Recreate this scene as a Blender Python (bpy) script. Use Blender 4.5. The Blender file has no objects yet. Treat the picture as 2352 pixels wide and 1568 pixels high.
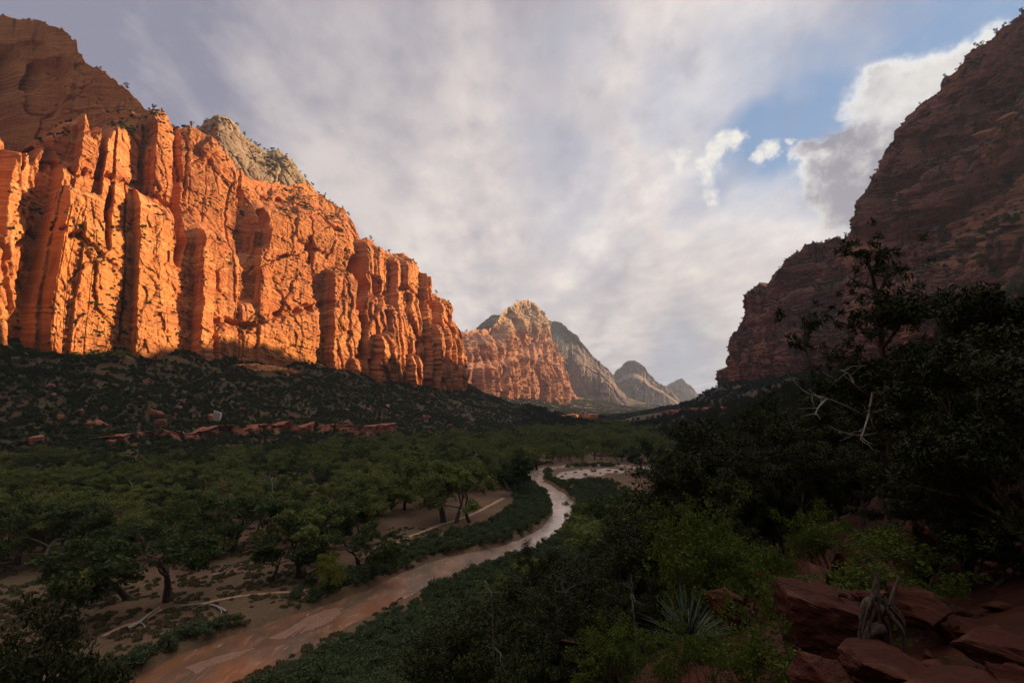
import bpy, math, random
import numpy as np
from mathutils import Vector, Matrix

random.seed(7)
sc = bpy.context.scene
COL = sc.collection
R = math.radians
# ------------------------------------------------------------------ camera
F = 1176.0; CX = 1176.0; CY = 784.0          # photograph measured on a 2352 x 1568 grid, 18 mm lens
PITCH = math.atan((935 - CY) / F)
CAM = np.array([0.0, 0.0, 45.0])
cp, sp = math.cos(PITCH), math.sin(PITCH)

def ray(px, py):
    px = np.asarray(px, float); py = np.asarray(py, float)
    x = (px - CX); u = (CY - py)
    return np.stack([x + 0 * u, F * cp - u * sp, F * sp + u * cp], -1)

def at(px, py, Y):
    d = ray(px, py)
    return CAM + d * (np.asarray(Y, float) / d[..., 1])[..., None]

def gz(px, py, z=0.0):
    d = ray(px, py)
    return CAM + d * ((z - 45.0) / d[..., 2])[..., None]

def proj(P):
    P = np.asarray(P, float) - CAM
    zc = P[..., 1] * cp + P[..., 2] * sp
    uc = -P[..., 1] * sp + P[..., 2] * cp
    return CX + F * P[..., 0] / zc, CY - F * uc / zc

# ------------------------------------------------------------------ noise
_rs = np.random.RandomState(11)
_G = _rs.normal(size=(256, 3)); _G /= np.linalg.norm(_G, axis=1)[:, None]
_PM = _rs.permutation(256); _PM = np.concatenate([_PM, _PM, _PM])
_RV = _rs.rand(256, 3)

def pn(x, y, z):
    x, y, z = np.broadcast_arrays(x, y, z)
    xi = np.floor(x).astype(np.int64); yi = np.floor(y).astype(np.int64); zi = np.floor(z).astype(np.int64)
    xf = x - xi; yf = y - yi; zf = z - zi
    u = xf * xf * xf * (xf * (xf * 6 - 15) + 10); v = yf * yf * yf * (yf * (yf * 6 - 15) + 10); w = zf * zf * zf * (zf * (zf * 6 - 15) + 10)
    res = 0
    for dx in (0, 1):
        for dy in (0, 1):
            for dz in (0, 1):
                h = _PM[_PM[_PM[(xi + dx) & 255] + ((yi + dy) & 255)] + ((zi + dz) & 255)]
                g = _G[h]
                dot = g[..., 0] * (xf - dx) + g[..., 1] * (yf - dy) + g[..., 2] * (zf - dz)
                res = res + dot * (u if dx else 1 - u) * (v if dy else 1 - v) * (w if dz else 1 - w)
    return res * 1.5

def fbm(x, y, z, o=4, lac=2.1, g=0.5):
    a = 1.0; s = 0; 
    for i in range(o):
        s = s + a * pn(x + 17.3 * i, y - 9.1 * i, z + 5.7 * i)
        x = x * lac; y = y * lac; z = z * lac; a *= g
    return s

def cell(x, y, z, seed=0):
    """Voronoi: random value of the nearest cell, and distance to the border"""
    xi = np.floor(x).astype(np.int64); yi = np.floor(y).astype(np.int64); zi = np.floor(z).astype(np.int64)
    d1 = np.full(x.shape, 9.0); d2 = np.full(x.shape, 9.0); val = np.zeros(x.shape)
    for dx in (-1, 0, 1):
        for dy in (-1, 0, 1):
            for dz in (-1, 0, 1):
                a = xi + dx; b = yi + dy; c = zi + dz
                h = _PM[_PM[_PM[(a + seed) & 255] + (b & 255)] + (c & 255)]
                r = _RV[h]
                d = np.maximum(np.maximum(np.abs(a + r[..., 0] - x), np.abs(b + r[..., 1] - y)), np.abs(c + r[..., 2] - z))
                near = d < d1
                d2 = np.where(near, d1, np.minimum(d2, d)); d1 = np.where(near, d, d1)
                val = np.where(near, _RV[(h + 101) & 255][..., 0], val)
    return val, d2 - d1

def facet(a, b, seed=0):
    """flat rectangular joint blocks: random offset, random tilts, distance to the joint"""
    ai = np.floor(a).astype(np.int64); bi = np.floor(b).astype(np.int64)
    d1 = np.full(a.shape, 9.0); d2 = np.full(a.shape, 9.0); o = np.zeros(a.shape); ga = np.zeros(a.shape); gb = np.zeros(a.shape)
    for da in (-1, 0, 1):
        for db in (-1, 0, 1):
            h = _PM[_PM[(ai + da + seed) & 255] + ((bi + db) & 255)]
            r = _RV[h]; q = _RV[(h + 77) & 255]
            la = a - (ai + da + r[..., 0]); lb = b - (bi + db + r[..., 1])
            d = np.maximum(np.abs(la), np.abs(lb)); near = d < d1
            d2 = np.where(near, d1, np.minimum(d2, d)); d1 = np.where(near, d, d1)
            o = np.where(near, r[..., 2] - .5, o); ga = np.where(near, (q[..., 0] - .5) * la, ga); gb = np.where(near, (q[..., 1] - .55) * lb, gb)
    return o, ga, gb, d2 - d1

def ss(a, b, x):
    t = np.clip((x - a) / (b - a), 0, 1)
    return t * t * (3 - 2 * t)

def interp(pts, x):
    p = np.array(pts, float)
    return np.interp(x, p[:, 0], p[:, 1])

# ------------------------------------------------------------------ object helpers
def tag(o, label=None, cat=None, group=None, kind=None):
    if label: o['label'] = label
    if cat: o['category'] = cat
    if group: o['group'] = group
    if kind: o['kind'] = kind
    return o

def mesh_np(name, V, Fc, mats, smooth=False, midx=None):
    """V (n,3); Fc (m,k) array of equal-size faces, or a list of such arrays"""
    me = bpy.data.meshes.new(name)
    Fs = Fc if isinstance(Fc, list) else [Fc]
    Fs = [np.asarray(f, np.int32) for f in Fs if len(f)]
    me.vertices.add(len(V)); me.vertices.foreach_set('co', np.asarray(V, np.float32).ravel())
    loops = np.concatenate([f.ravel() for f in Fs])
    sizes = np.concatenate([np.full(len(f), f.shape[1], np.int32) for f in Fs])
    me.loops.add(len(loops)); me.loops.foreach_set('vertex_index', loops)
    me.polygons.add(len(sizes))
    starts = np.concatenate([[0], np.cumsum(sizes)[:-1]]).astype(np.int32)
    me.polygons.foreach_set('loop_start', starts)
    for m in (mats if isinstance(mats, (list, tuple)) else [mats]):
        me.materials.append(m)
    me.update(calc_edges=True)
    if smooth: me.polygons.foreach_set('use_smooth', np.ones(len(sizes), bool))
    if midx is not None: me.polygons.foreach_set('material_index', np.asarray(midx, np.int32))
    return me

def obj(name, me, parent=None, loc=None, link=True):
    o = bpy.data.objects.new(name, me)
    if link: COL.objects.link(o)
    if parent is not None: o.parent = parent
    if loc is not None: o.location = loc
    return o

def grid_faces(nr, nc, wrap=False):
    i = np.arange(nr - 1)[:, None]; j = np.arange(nc if wrap else nc - 1)[None, :]
    j2 = (j + 1) % nc
    a = i * nc + j; b = i * nc + j2; c = (i + 1) * nc + j2; d = (i + 1) * nc + j
    return np.stack([a, b, c, d], -1).reshape(-1, 4)

# ------------------------------------------------------------------ node helpers
class NT:
    def __init__(s, nt): s.nt = nt; s.nt.nodes.clear()
    def n(s, t, **k):
        nd = s.nt.nodes.new(t)
        for a, b in k.items():
            setattr(nd, a, b)
        return nd
    def l(s, a, b): s.nt.links.new(a, b)
    def put(s, sock, v):
        if isinstance(v, bpy.types.NodeSocket): s.l(v, sock)
        else: sock.default_value = v
    def math(s, op, a, b=None, c=None, clamp=False):
        m = s.n('ShaderNodeMath', operation=op, use_clamp=clamp); s.put(m.inputs[0], a)
        if b is not None: s.put(m.inputs[1], b)
        if c is not None: s.put(m.inputs[2], c)
        return m.outputs[0]
    def vmath(s, op, a, b=None):
        m = s.n('ShaderNodeVectorMath', operation=op); s.put(m.inputs[0], a)
        if b is not None: s.put(m.inputs[1], b)
        return m.outputs['Value'] if op in ('DOT_PRODUCT', 'LENGTH', 'DISTANCE') else m.outputs[0]
    def noise(s, vec, scale, detail=4, rough=.55, dist=0.0):
        m = s.n('ShaderNodeTexNoise'); s.put(m.inputs['Vector'], vec)
        m.inputs['Scale'].default_value = scale; m.inputs['Detail'].default_value = detail
        m.inputs['Roughness'].default_value = rough; m.inputs['Distortion'].default_value = dist
        return m.outputs['Fac']
    def noisec(s, vec, scale, detail=4, rough=.55):
        m = s.n('ShaderNodeTexNoise'); s.put(m.inputs['Vector'], vec)
        m.inputs['Scale'].default_value = scale; m.inputs['Detail'].default_value = detail
        m.inputs['Roughness'].default_value = rough
        return m.outputs['Color']
    def mapr(s, v, a, b, c=0.0, d=1.0, smooth=True):
        m = s.n('ShaderNodeMapRange', interpolation_type='SMOOTHSTEP' if smooth else 'LINEAR')
        s.put(m.inputs[0], v); s.put(m.inputs[1], a); s.put(m.inputs[2], b); s.put(m.inputs[3], c); s.put(m.inputs[4], d)
        return m.outputs[0]
    def mix(s, f, a, b, mode='MIX'):
        m = s.n('ShaderNodeMix', data_type='RGBA', blend_type=mode)
        s.put(m.inputs[0], f)
        for k, v in ((6, a), (7, b)):
            if isinstance(v, tuple) and len(v) == 3: v = v + (1,)
            s.put(m.inputs[k], v)
        return m.outputs[2]
    def scalev(s, vec, sc3, rot=(0, 0, 0)):
        m = s.n('ShaderNodeMapping'); s.put(m.inputs[0], vec)
        m.inputs['Scale'].default_value = sc3; m.inputs['Rotation'].default_value = rot
        return m.outputs[0]
    def bump(s, h, strength, dist, prev=None):
        b = s.n('ShaderNodeBump'); s.put(b.inputs['Height'], h)
        b.inputs['Strength'].default_value = strength; b.inputs['Distance'].default_value = dist
        if prev is not None: s.l(prev, b.inputs['Normal'])
        return b.outputs[0]

def newmat(name):
    m = bpy.data.materials.new(name); m.use_nodes = True
    t = NT(m.node_tree)
    out = t.n('ShaderNodeOutputMaterial')
    b = t.n('ShaderNodeBsdfPrincipled'); t.l(b.outputs[0], out.inputs[0])
    b.inputs['Specular IOR Level'].default_value = 0.15
    b.inputs['Roughness'].default_value = 0.9
    return m, t, b

def rock_mat(name, base, alt, pale, dark, s=1.0, tilt=0.12, streak=1.0, gold=.5, top=None, topz=(0, 1), topcol=None):
    m, t, b = newmat(name)
    P = t.n('ShaderNodeTexCoord').outputs['Object']
    warp = t.noisec(P, .006 / s, 3)
    off = t.vmath('SCALE', warp); off.node.inputs[3].default_value = 60.0 * s
    Pw = t.vmath('ADD', P, off)
    beds = t.noise(t.scalev(Pw, (.0025 / s, .0025 / s, .045 / s)), 1.0, 6, .6)
    cross = t.noise(t.scalev(Pw, (.01 / s, .01 / s, .38 / s), (tilt, -tilt * 1.4, 0)), 1.0, 5, .65)
    blot = t.noise(P, .018 / s, 5, .6)
    strk = t.noise(t.scalev(P, (.11 / s, .11 / s, .0065 / s)), 1.0, 5, .62)
    patch = t.noise(P, .0085 / s, 3)
    c = t.mix(t.mapr(beds, .38, .62), base + (1,), alt + (1,))
    c = t.mix(t.math('MULTIPLY', t.mapr(cross, .5, .66), .75), c, pale + (1,))
    c = t.mix(t.math('MULTIPLY', t.mapr(cross, .47, .33), .62), c, dark + (1,))
    hue = t.noise(P, .0045 / s, 3)
    c = t.mix(t.math('MULTIPLY', t.mapr(hue, .5, .62), gold), c, (base[0] * 1.15, base[1] * 1.22, base[2] * 1.0, 1))
    c = t.mix(t.math('MULTIPLY', t.mapr(hue, .48, .38), .6 * gold), c, (alt[0] * .75, alt[1] * .8, alt[2] * .95, 1))
    c = t.mix(t.math('MULTIPLY', t.mapr(blot, .5, .75), .5), c, alt + (1,))
    sd = t.math('MULTIPLY', t.mapr(strk, .48, .66), t.mapr(patch, .43, .56))
    c = t.mix(t.math('MULTIPLY', sd, .75 * streak), c, dark + (1,))
    sl = t.math('MULTIPLY', t.mapr(strk, .45, .25), t.mapr(patch, .56, .40))
    c = t.mix(t.math('MULTIPLY', sl, .6 * streak), c, pale + (1,))
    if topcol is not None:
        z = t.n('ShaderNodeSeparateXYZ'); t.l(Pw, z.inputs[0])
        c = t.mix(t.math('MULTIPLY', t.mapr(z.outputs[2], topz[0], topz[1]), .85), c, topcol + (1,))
    c = t.mix(t.mapr(t.noise(P, .55 / s, 3), .3, .7, 0.0, .22), c, dark + (1,))
    t.l(c, b.inputs['Base Color'])
    n1 = t.bump(t.noise(t.scalev(P, (.35 / s, .35 / s, .8 / s)), 1.0, 7, .68), .7, 1.5 * s)
    n2 = t.bump(cross, .85, 1.9 * s, n1)
    t.l(n2, b.inputs['Normal'])
    return m

M = {}
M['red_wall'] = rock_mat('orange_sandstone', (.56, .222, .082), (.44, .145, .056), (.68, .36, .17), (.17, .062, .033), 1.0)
M['dome'] = rock_mat('cream_sandstone', (.30, .225, .165), (.25, .165, .115), (.42, .33, .25), (.10, .075, .06), 1.1, .3)
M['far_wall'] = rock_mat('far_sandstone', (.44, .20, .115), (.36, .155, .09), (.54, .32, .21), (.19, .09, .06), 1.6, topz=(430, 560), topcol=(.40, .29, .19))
M['shade_wall'] = rock_mat('shaded_far_sandstone', (.20, .14, .13), (.15, .105, .10), (.27, .21, .19), (.09, .07, .065), 2.2, topz=(420, 620), topcol=(.20, .18, .155))  # shade on the far ridges is put into this darker, greyer colour
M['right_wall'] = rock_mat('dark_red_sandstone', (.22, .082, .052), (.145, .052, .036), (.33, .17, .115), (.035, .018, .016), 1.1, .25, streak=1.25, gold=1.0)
M['ledge'] = rock_mat('ledge_sandstone', (.36, .13, .075), (.28, .095, .06), (.48, .27, .2), (.12, .05, .035), .35)
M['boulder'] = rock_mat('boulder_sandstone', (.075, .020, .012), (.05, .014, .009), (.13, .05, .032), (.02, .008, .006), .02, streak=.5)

def leaf_mat(name, c1, c2, c3, rough=.7, trans=.0):
    m, t, b = newmat(name)
    P = t.n('ShaderNodeTexCoord').outputs['Object']
    oi = t.n('ShaderNodeObjectInfo').outputs['Random']
    g = t.n('ShaderNodeNewGeometry')
    isl = g.outputs['Random Per Island']
    c = t.mix(oi, c1 + (1,), c2 + (1,))
    c = t.mix(t.math('MULTIPLY', t.mapr(isl, .55, 1.0, smooth=False), .7), c, c3 + (1,))
    t.l(c, b.inputs['Base Color'])
    b.inputs['Roughness'].default_value = rough
    b.inputs['Specular IOR Level'].default_value = .12
    if trans:
        tr = t.n('ShaderNodeBsdfTranslucent'); t.l(c, tr.inputs[0])
        mx = t.n('ShaderNodeMixShader'); mx.inputs[0].default_value = trans
        t.l(b.outputs[0], mx.inputs[1]); t.l(tr.outputs[0], mx.inputs[2])
        out = [n for n in t.nt.nodes if n.type == 'OUTPUT_MATERIAL'][0]
        t.l(mx.outputs[0], out.inputs[0])
    return m
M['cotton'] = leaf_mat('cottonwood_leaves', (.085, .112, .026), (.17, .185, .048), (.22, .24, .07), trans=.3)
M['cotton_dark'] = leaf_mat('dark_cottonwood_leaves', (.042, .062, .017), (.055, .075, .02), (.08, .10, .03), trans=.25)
M['yellow_tree'] = leaf_mat('yellow_green_leaves', (.13, .14, .02), (.15, .15, .025), (.20, .19, .04), trans=.3)
M['willow'] = leaf_mat('willow_leaves', (.065, .090, .038), (.085, .105, .045), (.12, .14, .065), trans=.25)
M['scrub'] = leaf_mat('scrub_leaves', (.035, .048, .018), (.070, .082, .030), (.10, .105, .045))
M['juniper'] = leaf_mat('juniper_needles', (.024, .030, .009), (.036, .038, .012), (.060, .050, .015))
M['pine'] = leaf_mat('pine_needles', (.018, .026, .010), (.026, .034, .012), (.04, .045, .018))
M['bright'] = leaf_mat('bright_leaves', (.060, .082, .010), (.070, .095, .013), (.14, .16, .03), trans=.35)
M['orange_leaf'] = leaf_mat('orange_leaves', (.25, .07, .015), (.3, .09, .02), (.3, .12, .03), trans=.3)
M['yucca'] = leaf_mat('yucca_blades', (.035, .050, .032), (.042, .055, .036), (.06, .07, .05), rough=.5)
M['grass'] = leaf_mat('grass_blades', (.13, .11, .055), (.16, .13, .07), (.20, .16, .09), trans=.2)

def bark_mat(name, c1, c2, s=1.0):
    m, t, b = newmat(name)
    P = t.n('ShaderNodeTexCoord').outputs['Object']
    n = t.noise(t.scalev(P, (6 / s, 6 / s, 1.2 / s)), 1, 5, .65)
    t.l(t.mix(t.mapr(n, .35, .65), c1 + (1,), c2 + (1,)), b.inputs['Base Color'])
    t.l(t.bump(n, .8, .05 * s), b.inputs['Normal'])
    return m
M['bark'] = bark_mat('dark_bark', (.045, .032, .025), (.11, .08, .06))
M['pale_wood'] = bark_mat('bleached_wood', (.24, .20, .17), (.42, .37, .33), .5)
M['twig'] = bark_mat('grey_twigs', (.10, .085, .075), (.20, .17, .15), .3)
M['stump'] = bark_mat('weathered_stump', (.05, .033, .026), (.14, .10, .08), .08)

# ------------------------------------------------------------------ terrain height
LB_Y = [(-400, 330), (-200, 430), (0, 520), (200, 580), (340, 620), (500, 692), (650, 785), (800, 895), (920, 1010), (1050, 1180), (1075, 1225)]
LB_P = [(-400, 770), (-200, 770), (0, 778), (200, 785), (340, 798), (460, 812), (560, 832), (700, 835), (800, 845), (900, 872), (1000, 880), (1060, 890), (1075, 895)]
RB_Y = [(1662, 1310), (1700, 1240), (1800, 1080), (1960, 900), (2100, 700), (2352, 430), (2700, 230)]
RB_P = [(1662, 884), (1700, 876), (1800, 864), (1960, 850), (2100, 850), (2352, 860), (2700, 860)]
DB_Y = [(1030, 1800), (1150, 2180), (1290, 2900), (1400, 3500), (1480, 3900), (1570, 4400)]
DB_P = [(1030, 900), (1150, 906), (1200, 914), (1290, 920), (1400, 926), (1460, 928), (1520, 930), (1575, 938)]

ctl = []
for px in (-400, -200, 0, 170, 340, 500, 650, 800, 920, 1000, 1055):
    p = at(px, interp(LB_P, px) - 3, interp(LB_Y, px)); ctl.append(tuple(p))
    d = p[:2] / np.linalg.norm(p[:2]); q = p[:2] + d * 120
    ctl.append((q[0] - 30, q[1], p[2] + 30))
ctl += [(-260, 1380, 110), (-300, 1650, 110), (-600, 1750, 150), (-500, 100, 110), (-500, -300, 110)]
for px in (1662, 1700, 1800, 1960, 2100, 2352, 2700):
    p = at(px, interp(RB_P, px) - 2, interp(RB_Y, px)); ctl.append(tuple(p)); ctl.append((p[0] + 150, p[1] + 40, p[2] + 30))
ctl += [(640, 1500, 90), (860, 1900, 90), (1100, 2400, 60)]
for px in (1030, 1150, 1290, 1400, 1480, 1570):
    p = at(px, interp(DB_P, px) - 1, interp(DB_Y, px)); ctl.append(tuple(p)); ctl.append((p[0] - 80, p[1] + 250, p[2] + 60))
for (px, py) in ((-300, 1060), (0, 1056), (250, 1054), (500, 1046), (700, 1028), (900, 1005), (1050, 994), (1180, 986), (1290, 979)):
    p = gz(px, py, 12.0); ctl.append((p[0], p[1], 0))
# far valley floor and its talus
ctl += [(160, 1500, 0), (60, 1750, 2), (-100, 1850, 20), (250, 1700, 0), (330, 2200, 5), (420, 2700, 8), (700, 3600, 5), (900, 3300, 20), (600, 2500, 10), (1300, 4300, 10), (1500, 5500, 10), (2500, 5500, 60)]
RF = [(-95, -10), (-70, 30), (-52, 58), (-25, 88), (4, 125), (38, 185), (75, 260), (120, 380), (170, 550), (230, 800), (300, 1100), (357, 1320)]
ctl += [(x, y, 0) for x, y in RF]
ctl += [(0, 0, 43.25), (2.2, 3.1, 43.1), (2.8, 4.4, 42.8), (5, 5, 43.4), (3, -3, 43.4), (-4, -2, 42.2), (2, 7, 41.6), (0, 8, 39.6), (-3, 6, 39.8), (1, 12, 37.4), (6, 12, 41.0), (10, 14, 42.6),
        (0, 20, 32.0), (2, 32, 25), (5, 60, 13), (-20, 20, 25), (-38, 45, 8), (-40, 15, 17), (-30, -10, 30), (12, 24, 38.5), (25, 30, 42), (20, 10, 45.5),
        (12, 4, 45.0), (35, 60, 29), (60, 100, 27), (60, 60, 43), (40, 20, 50), (100, 60, 62), (120, 150, 47), (200, 200, 86), (150, 300, 40), (240, 420, 68),
        (300, 700, 45), (420, 1000, 70), (0, -20, 46), (0, -60, 52), (60, -20, 62), (160, -60, 100), (300, 100, 130), (-30, -60, 35), (-100, -80, 5), (-200, -200, 5), (-300, 0, 20), (-300, -200, 30)]
CT = np.array(ctl, float)
def _phi(r): return r
_A = _phi(np.linalg.norm(CT[:, None, :2] - CT[None, :, :2], axis=2))
_n = len(CT)
_B = np.zeros((_n + 1, _n + 1)); _B[:_n, :_n] = _A; _B[_n, :_n] = 1; _B[:_n, _n] = 1
_W = np.linalg.solve(_B, np.concatenate([CT[:, 2], [0]]))

# river banks, measured on the photograph, laid on the water level
WZ = -1.3
LBK = [(180, 1660), (300, 1568), (400, 1512), (500, 1474), (620, 1432), (750, 1388), (850, 1352), (930, 1315), (1000, 1290), (1060, 1273), (1120, 1262), (1190, 1240), (1235, 1218), (1262, 1195), (1272, 1170), (1268, 1148), (1243, 1125), (1216, 1106), (1212, 1090), (1232, 1076), (1280, 1069), (1360, 1065), (1430, 1066), (1480, 1072), (1560, 1075)]
RBK = [(450, 1660), (545, 1568), (600, 1540), (680, 1500), (760, 1458), (840, 1420), (910, 1385), (975, 1352), (1035, 1330), (1085, 1312), (1150, 1285), (1220, 1262), (1265, 1235), (1300, 1205), (1318, 1180), (1318, 1158), (1300, 1138), (1270, 1118), (1246, 1101), (1252, 1086), (1290, 1077), (1360, 1071), (1425, 1073), (1465, 1083), (1540, 1090)]
LW = gz([p[0] for p in LBK], [p[1] for p in LBK], WZ)[:, :2]
RW = gz([p[0] for p in RBK], [p[1] for p in RBK], WZ)[:, :2]
def smooth_line(P, n):
    P = np.asarray(P, float); k = len(P)
    t = np.linspace(0, k - 1.0001, n); i = np.floor(t).astype(int); f = (t - i)[:, None]
    g = lambda j: P[np.clip(j, 0, k - 1)]
    a, b, c, d = g(i - 1), g(i), g(i + 1), g(i + 2)
    return .5 * ((2 * b) + (c - a) * f + (2 * a - 5 * b + 4 * c - d) * f * f + (3 * b - a - 3 * c + d) * f ** 3)
NR = 240
LS = smooth_line(LW, NR); RS = smooth_line(RW, NR)
for _Q, _o in ((LS, 0.0), (RS, 40.0)):
    _a = np.stack([fbm(_Q[:, 0] / 7 + _o, _Q[:, 1] / 7, 0 * _Q[:, 0], 3), fbm(_Q[:, 0] / 7 + _o, _Q[:, 1] / 7, 9 + 0 * _Q[:, 0], 3)], -1); _Q += _a * 1.1
POLY = np.concatenate([LS[::2], RS[::-1][::2]])

def poly_sd(x, y, P):
    """signed distance to a polygon, negative inside"""
    x = np.asarray(x, float); y = np.asarray(y, float)
    d = np.full(x.shape, 1e18); inside = np.zeros(x.shape, bool)
    n = len(P)
    for i in range(n):
        ax, ay = P[i]; bx, by = P[(i + 1) % n]
        ex, ey = bx - ax, by - ay; wx, wy = x - ax, y - ay
        t = np.clip((wx * ex + wy * ey) / (ex * ex + ey * ey + 1e-9), 0, 1)
        dd = (wx - ex * t) ** 2 + (wy - ey * t) ** 2
        d = np.minimum(d, dd)
        c = ((ay > y) != (by > y)) & (x < ex * (y - ay) / (ey if abs(ey) > 1e-9 else 1e-9) + ax)
        inside ^= c
    d = np.sqrt(d)
    return np.where(inside, -d, d)

def river_sd(x, y):
    x = np.asarray(x, float); y = np.asarray(y, float)
    out = np.full(x.shape, 99.0)
    m = (x > -140) & (x < 180) & (y > 40) & (y < 620)
    if m.any(): out[m] = poly_sd(x[m], y[m], POLY)
    return out

def H(x, y):
    x = np.asarray(x, float); y = np.asarray(y, float)
    sh = x.shape; xf = x.ravel(); yf = y.ravel()
    z = np.full(xf.shape, _W[_n])
    for k in range(_n):
        z += _W[k] * _phi(np.hypot(xf - CT[k, 0], yf - CT[k, 1]))
    zr = z
    dist = np.hypot(xf, yf)
    hill = ss(1.5, 14, zr)
    near = ss(4, 30, dist)
    nz = fbm(xf / 90, yf / 90, 0 * xf, 5) * 9 * hill * ss(10, 120, dist) + fbm(xf / 14, yf / 14, 3 + 0 * xf, 4) * 1.3 * hill * near
    nz += fbm(xf / 3, yf / 3, 7 + 0 * xf, 4) * .16 * hill
    # gullies down the talus
    rg = 1 - np.abs(pn(xf / 60, yf / 60, 5 + 0 * xf)) * 2
    nz += -7 * np.clip(rg, 0, 1) ** 3 * ss(15, 60, zr) * ss(200, 400, dist)
    z = np.maximum(zr, 0) + nz
    z = np.where(zr < 1.5, np.maximum(zr, 0) + fbm(xf / 12, yf / 12, 1 + 0 * xf, 3) * .25, z)
    sd = river_sd(xf, yf)
    bank = ss(-.5, 2.2, sd)
    z = np.where(sd < 14, (WZ - .5) + (z - WZ + .5) * bank, z)
    return z.reshape(sh)

def hit(px, py, y0=2.0, y1=2500.0):
    """where the sight line through a photograph point meets the ground"""
    d = ray(px, py)
    Y = np.geomspace(y0, y1, 700)
    P = CAM + d[None] * (Y / d[1])[:, None]
    h = H(P[:, 0], P[:, 1])
    b = np.nonzero(P[:, 2] < h)[0]
    if len(b) == 0: return P[-1][:2]
    i = b[0]
    return P[i][:2]

def spot(px, Y):
    p = at(px, 935, Y)
    return float(p[0]), float(p[1])

az = np.concatenate([np.linspace(-180, -62, 60, endpoint=False), np.linspace(-62, 62, 760, endpoint=False), np.linspace(62, 180, 60, endpoint=False)])
rr = np.concatenate([[0.01], np.geomspace(1.2, 6500, 760)])
A, RR = np.meshgrid(np.radians(az), rr)
TX = RR * np.sin(A); TY = RR * np.cos(A)
TZ = H(TX, TY)
TZ = np.where(RR > 5000, TZ - (RR - 5000) * .05, TZ)
V = np.stack([TX, TY, TZ], -1).reshape(-1, 3)

m, t, b = newmat('canyon_soil'); M['soil'] = m
P = t.n('ShaderNodeTexCoord').outputs['Object']
g = t.noise(P, .05, 6, .65); g2 = t.noise(P, .9, 5, .65); g3 = t.noise(P, .012, 3)
zz = t.n('ShaderNodeSeparateXYZ'); t.l(P, zz.inputs[0])
soil = t.mix(t.mapr(g2, .35, .65), (.20, .105, .066, 1), (.14, .07, .045, 1))
soil = t.mix(t.mapr(zz.outputs[2], 4, 20), soil, t.mix(t.mapr(g2, .4, .62), (.12, .062, .040, 1), (.065, .042, .027, 1)))
veg = t.mix(g2, (.055, .062, .028, 1), (.085, .08, .04, 1))
vf = t.math('ADD', t.math('MULTIPLY', g, .7), t.math('MULTIPLY', g2, .3))
vfac = t.mapr(zz.outputs[2], 2, 9, .45, .6)
c = t.mix(t.math('MULTIPLY', t.mapr(vf, .40, .54), vfac), soil, veg)
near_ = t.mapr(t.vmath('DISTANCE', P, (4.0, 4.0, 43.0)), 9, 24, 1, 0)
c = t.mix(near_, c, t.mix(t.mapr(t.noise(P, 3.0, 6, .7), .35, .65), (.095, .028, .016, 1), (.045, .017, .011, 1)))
t.l(c, b.inputs['Base Color'])
t.l(t.bump(g2, .6, .25, t.bump(t.noise(P, 7, 6, .7), .8, .06)), b.inputs['Normal'])
ground = obj('ground', mesh_np('ground', V, grid_faces(len(rr), len(az), True)[:, ::-1], M['soil'], True))
tag(ground, 'red earth valley floor and scrubby slopes between the canyon walls', 'ground', kind='structure')

# ------------------------------------------------------------------ river, path, gravel
m, t, b = newmat('muddy_water')
P = t.n('ShaderNodeTexCoord').outputs['Object']
fl = t.noise(t.scalev(P, (.14, .05, 1), (0, 0, R(-38))), 1, 4, .6)
fl2 = t.noise(t.scalev(P, (.5, .18, 1), (0, 0, R(-38))), 1, 4, .6)
c = t.mix(t.mapr(fl, .4, .6), (.24, .105, .055, 1), (.15, .085, .055, 1))
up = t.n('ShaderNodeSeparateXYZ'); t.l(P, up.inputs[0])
c = t.mix(t.math('MULTIPLY', t.mapr(up.outputs[1], 120, 230), t.mapr(fl, .3, .6, .9, .5)), c, (.64, .50, .44, 1))  # upstream reach paler: silt, plus sky reflection put into the colour
c = t.mix(t.math('MULTIPLY', t.mapr(fl2, .52, .68), .5), c, (.38, .20, .13, 1))
fl3 = t.noise(t.scalev(P, (1.3, .35, 1), (0, 0, R(-38))), 1, 6, .7)
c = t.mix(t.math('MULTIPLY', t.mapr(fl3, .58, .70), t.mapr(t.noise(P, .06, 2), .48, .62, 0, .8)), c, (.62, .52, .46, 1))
c = t.mix(t.math('MULTIPLY', t.mapr(fl, .58, .68), .6), c, (.10, .10, .075, 1))
t.l(c, b.inputs['Base Color'])
b.inputs['Roughness'].default_value = .14; b.inputs['IOR'].default_value = 1.33; b.inputs['Specular IOR Level'].default_value = .5
rip = t.noise(t.scalev(P, (1.6, .7, 1), (0, 0, R(-35))), 1, 5, .65)
rapid = t.mapr(t.noise(P, .07, 2), .45, .6, .15, 1.0)
t.l(t.bump(t.math('MULTIPLY', rip, rapid), .6, .3), b.inputs['Normal'])
M['water'] = m
nc = 7
rows = []
for k in range(nc):
    f = k / (nc - 1); f = -0.12 + 1.24 * f
    rows.append(np.concatenate([LS * (1 - f) + RS * f, np.full((NR, 1), WZ)], 1))
V = np.stack(rows, 1).reshape(-1, 3)
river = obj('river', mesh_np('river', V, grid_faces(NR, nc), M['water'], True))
tag(river, 'shallow muddy river winding through the valley floor', 'river', kind='structure')

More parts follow.
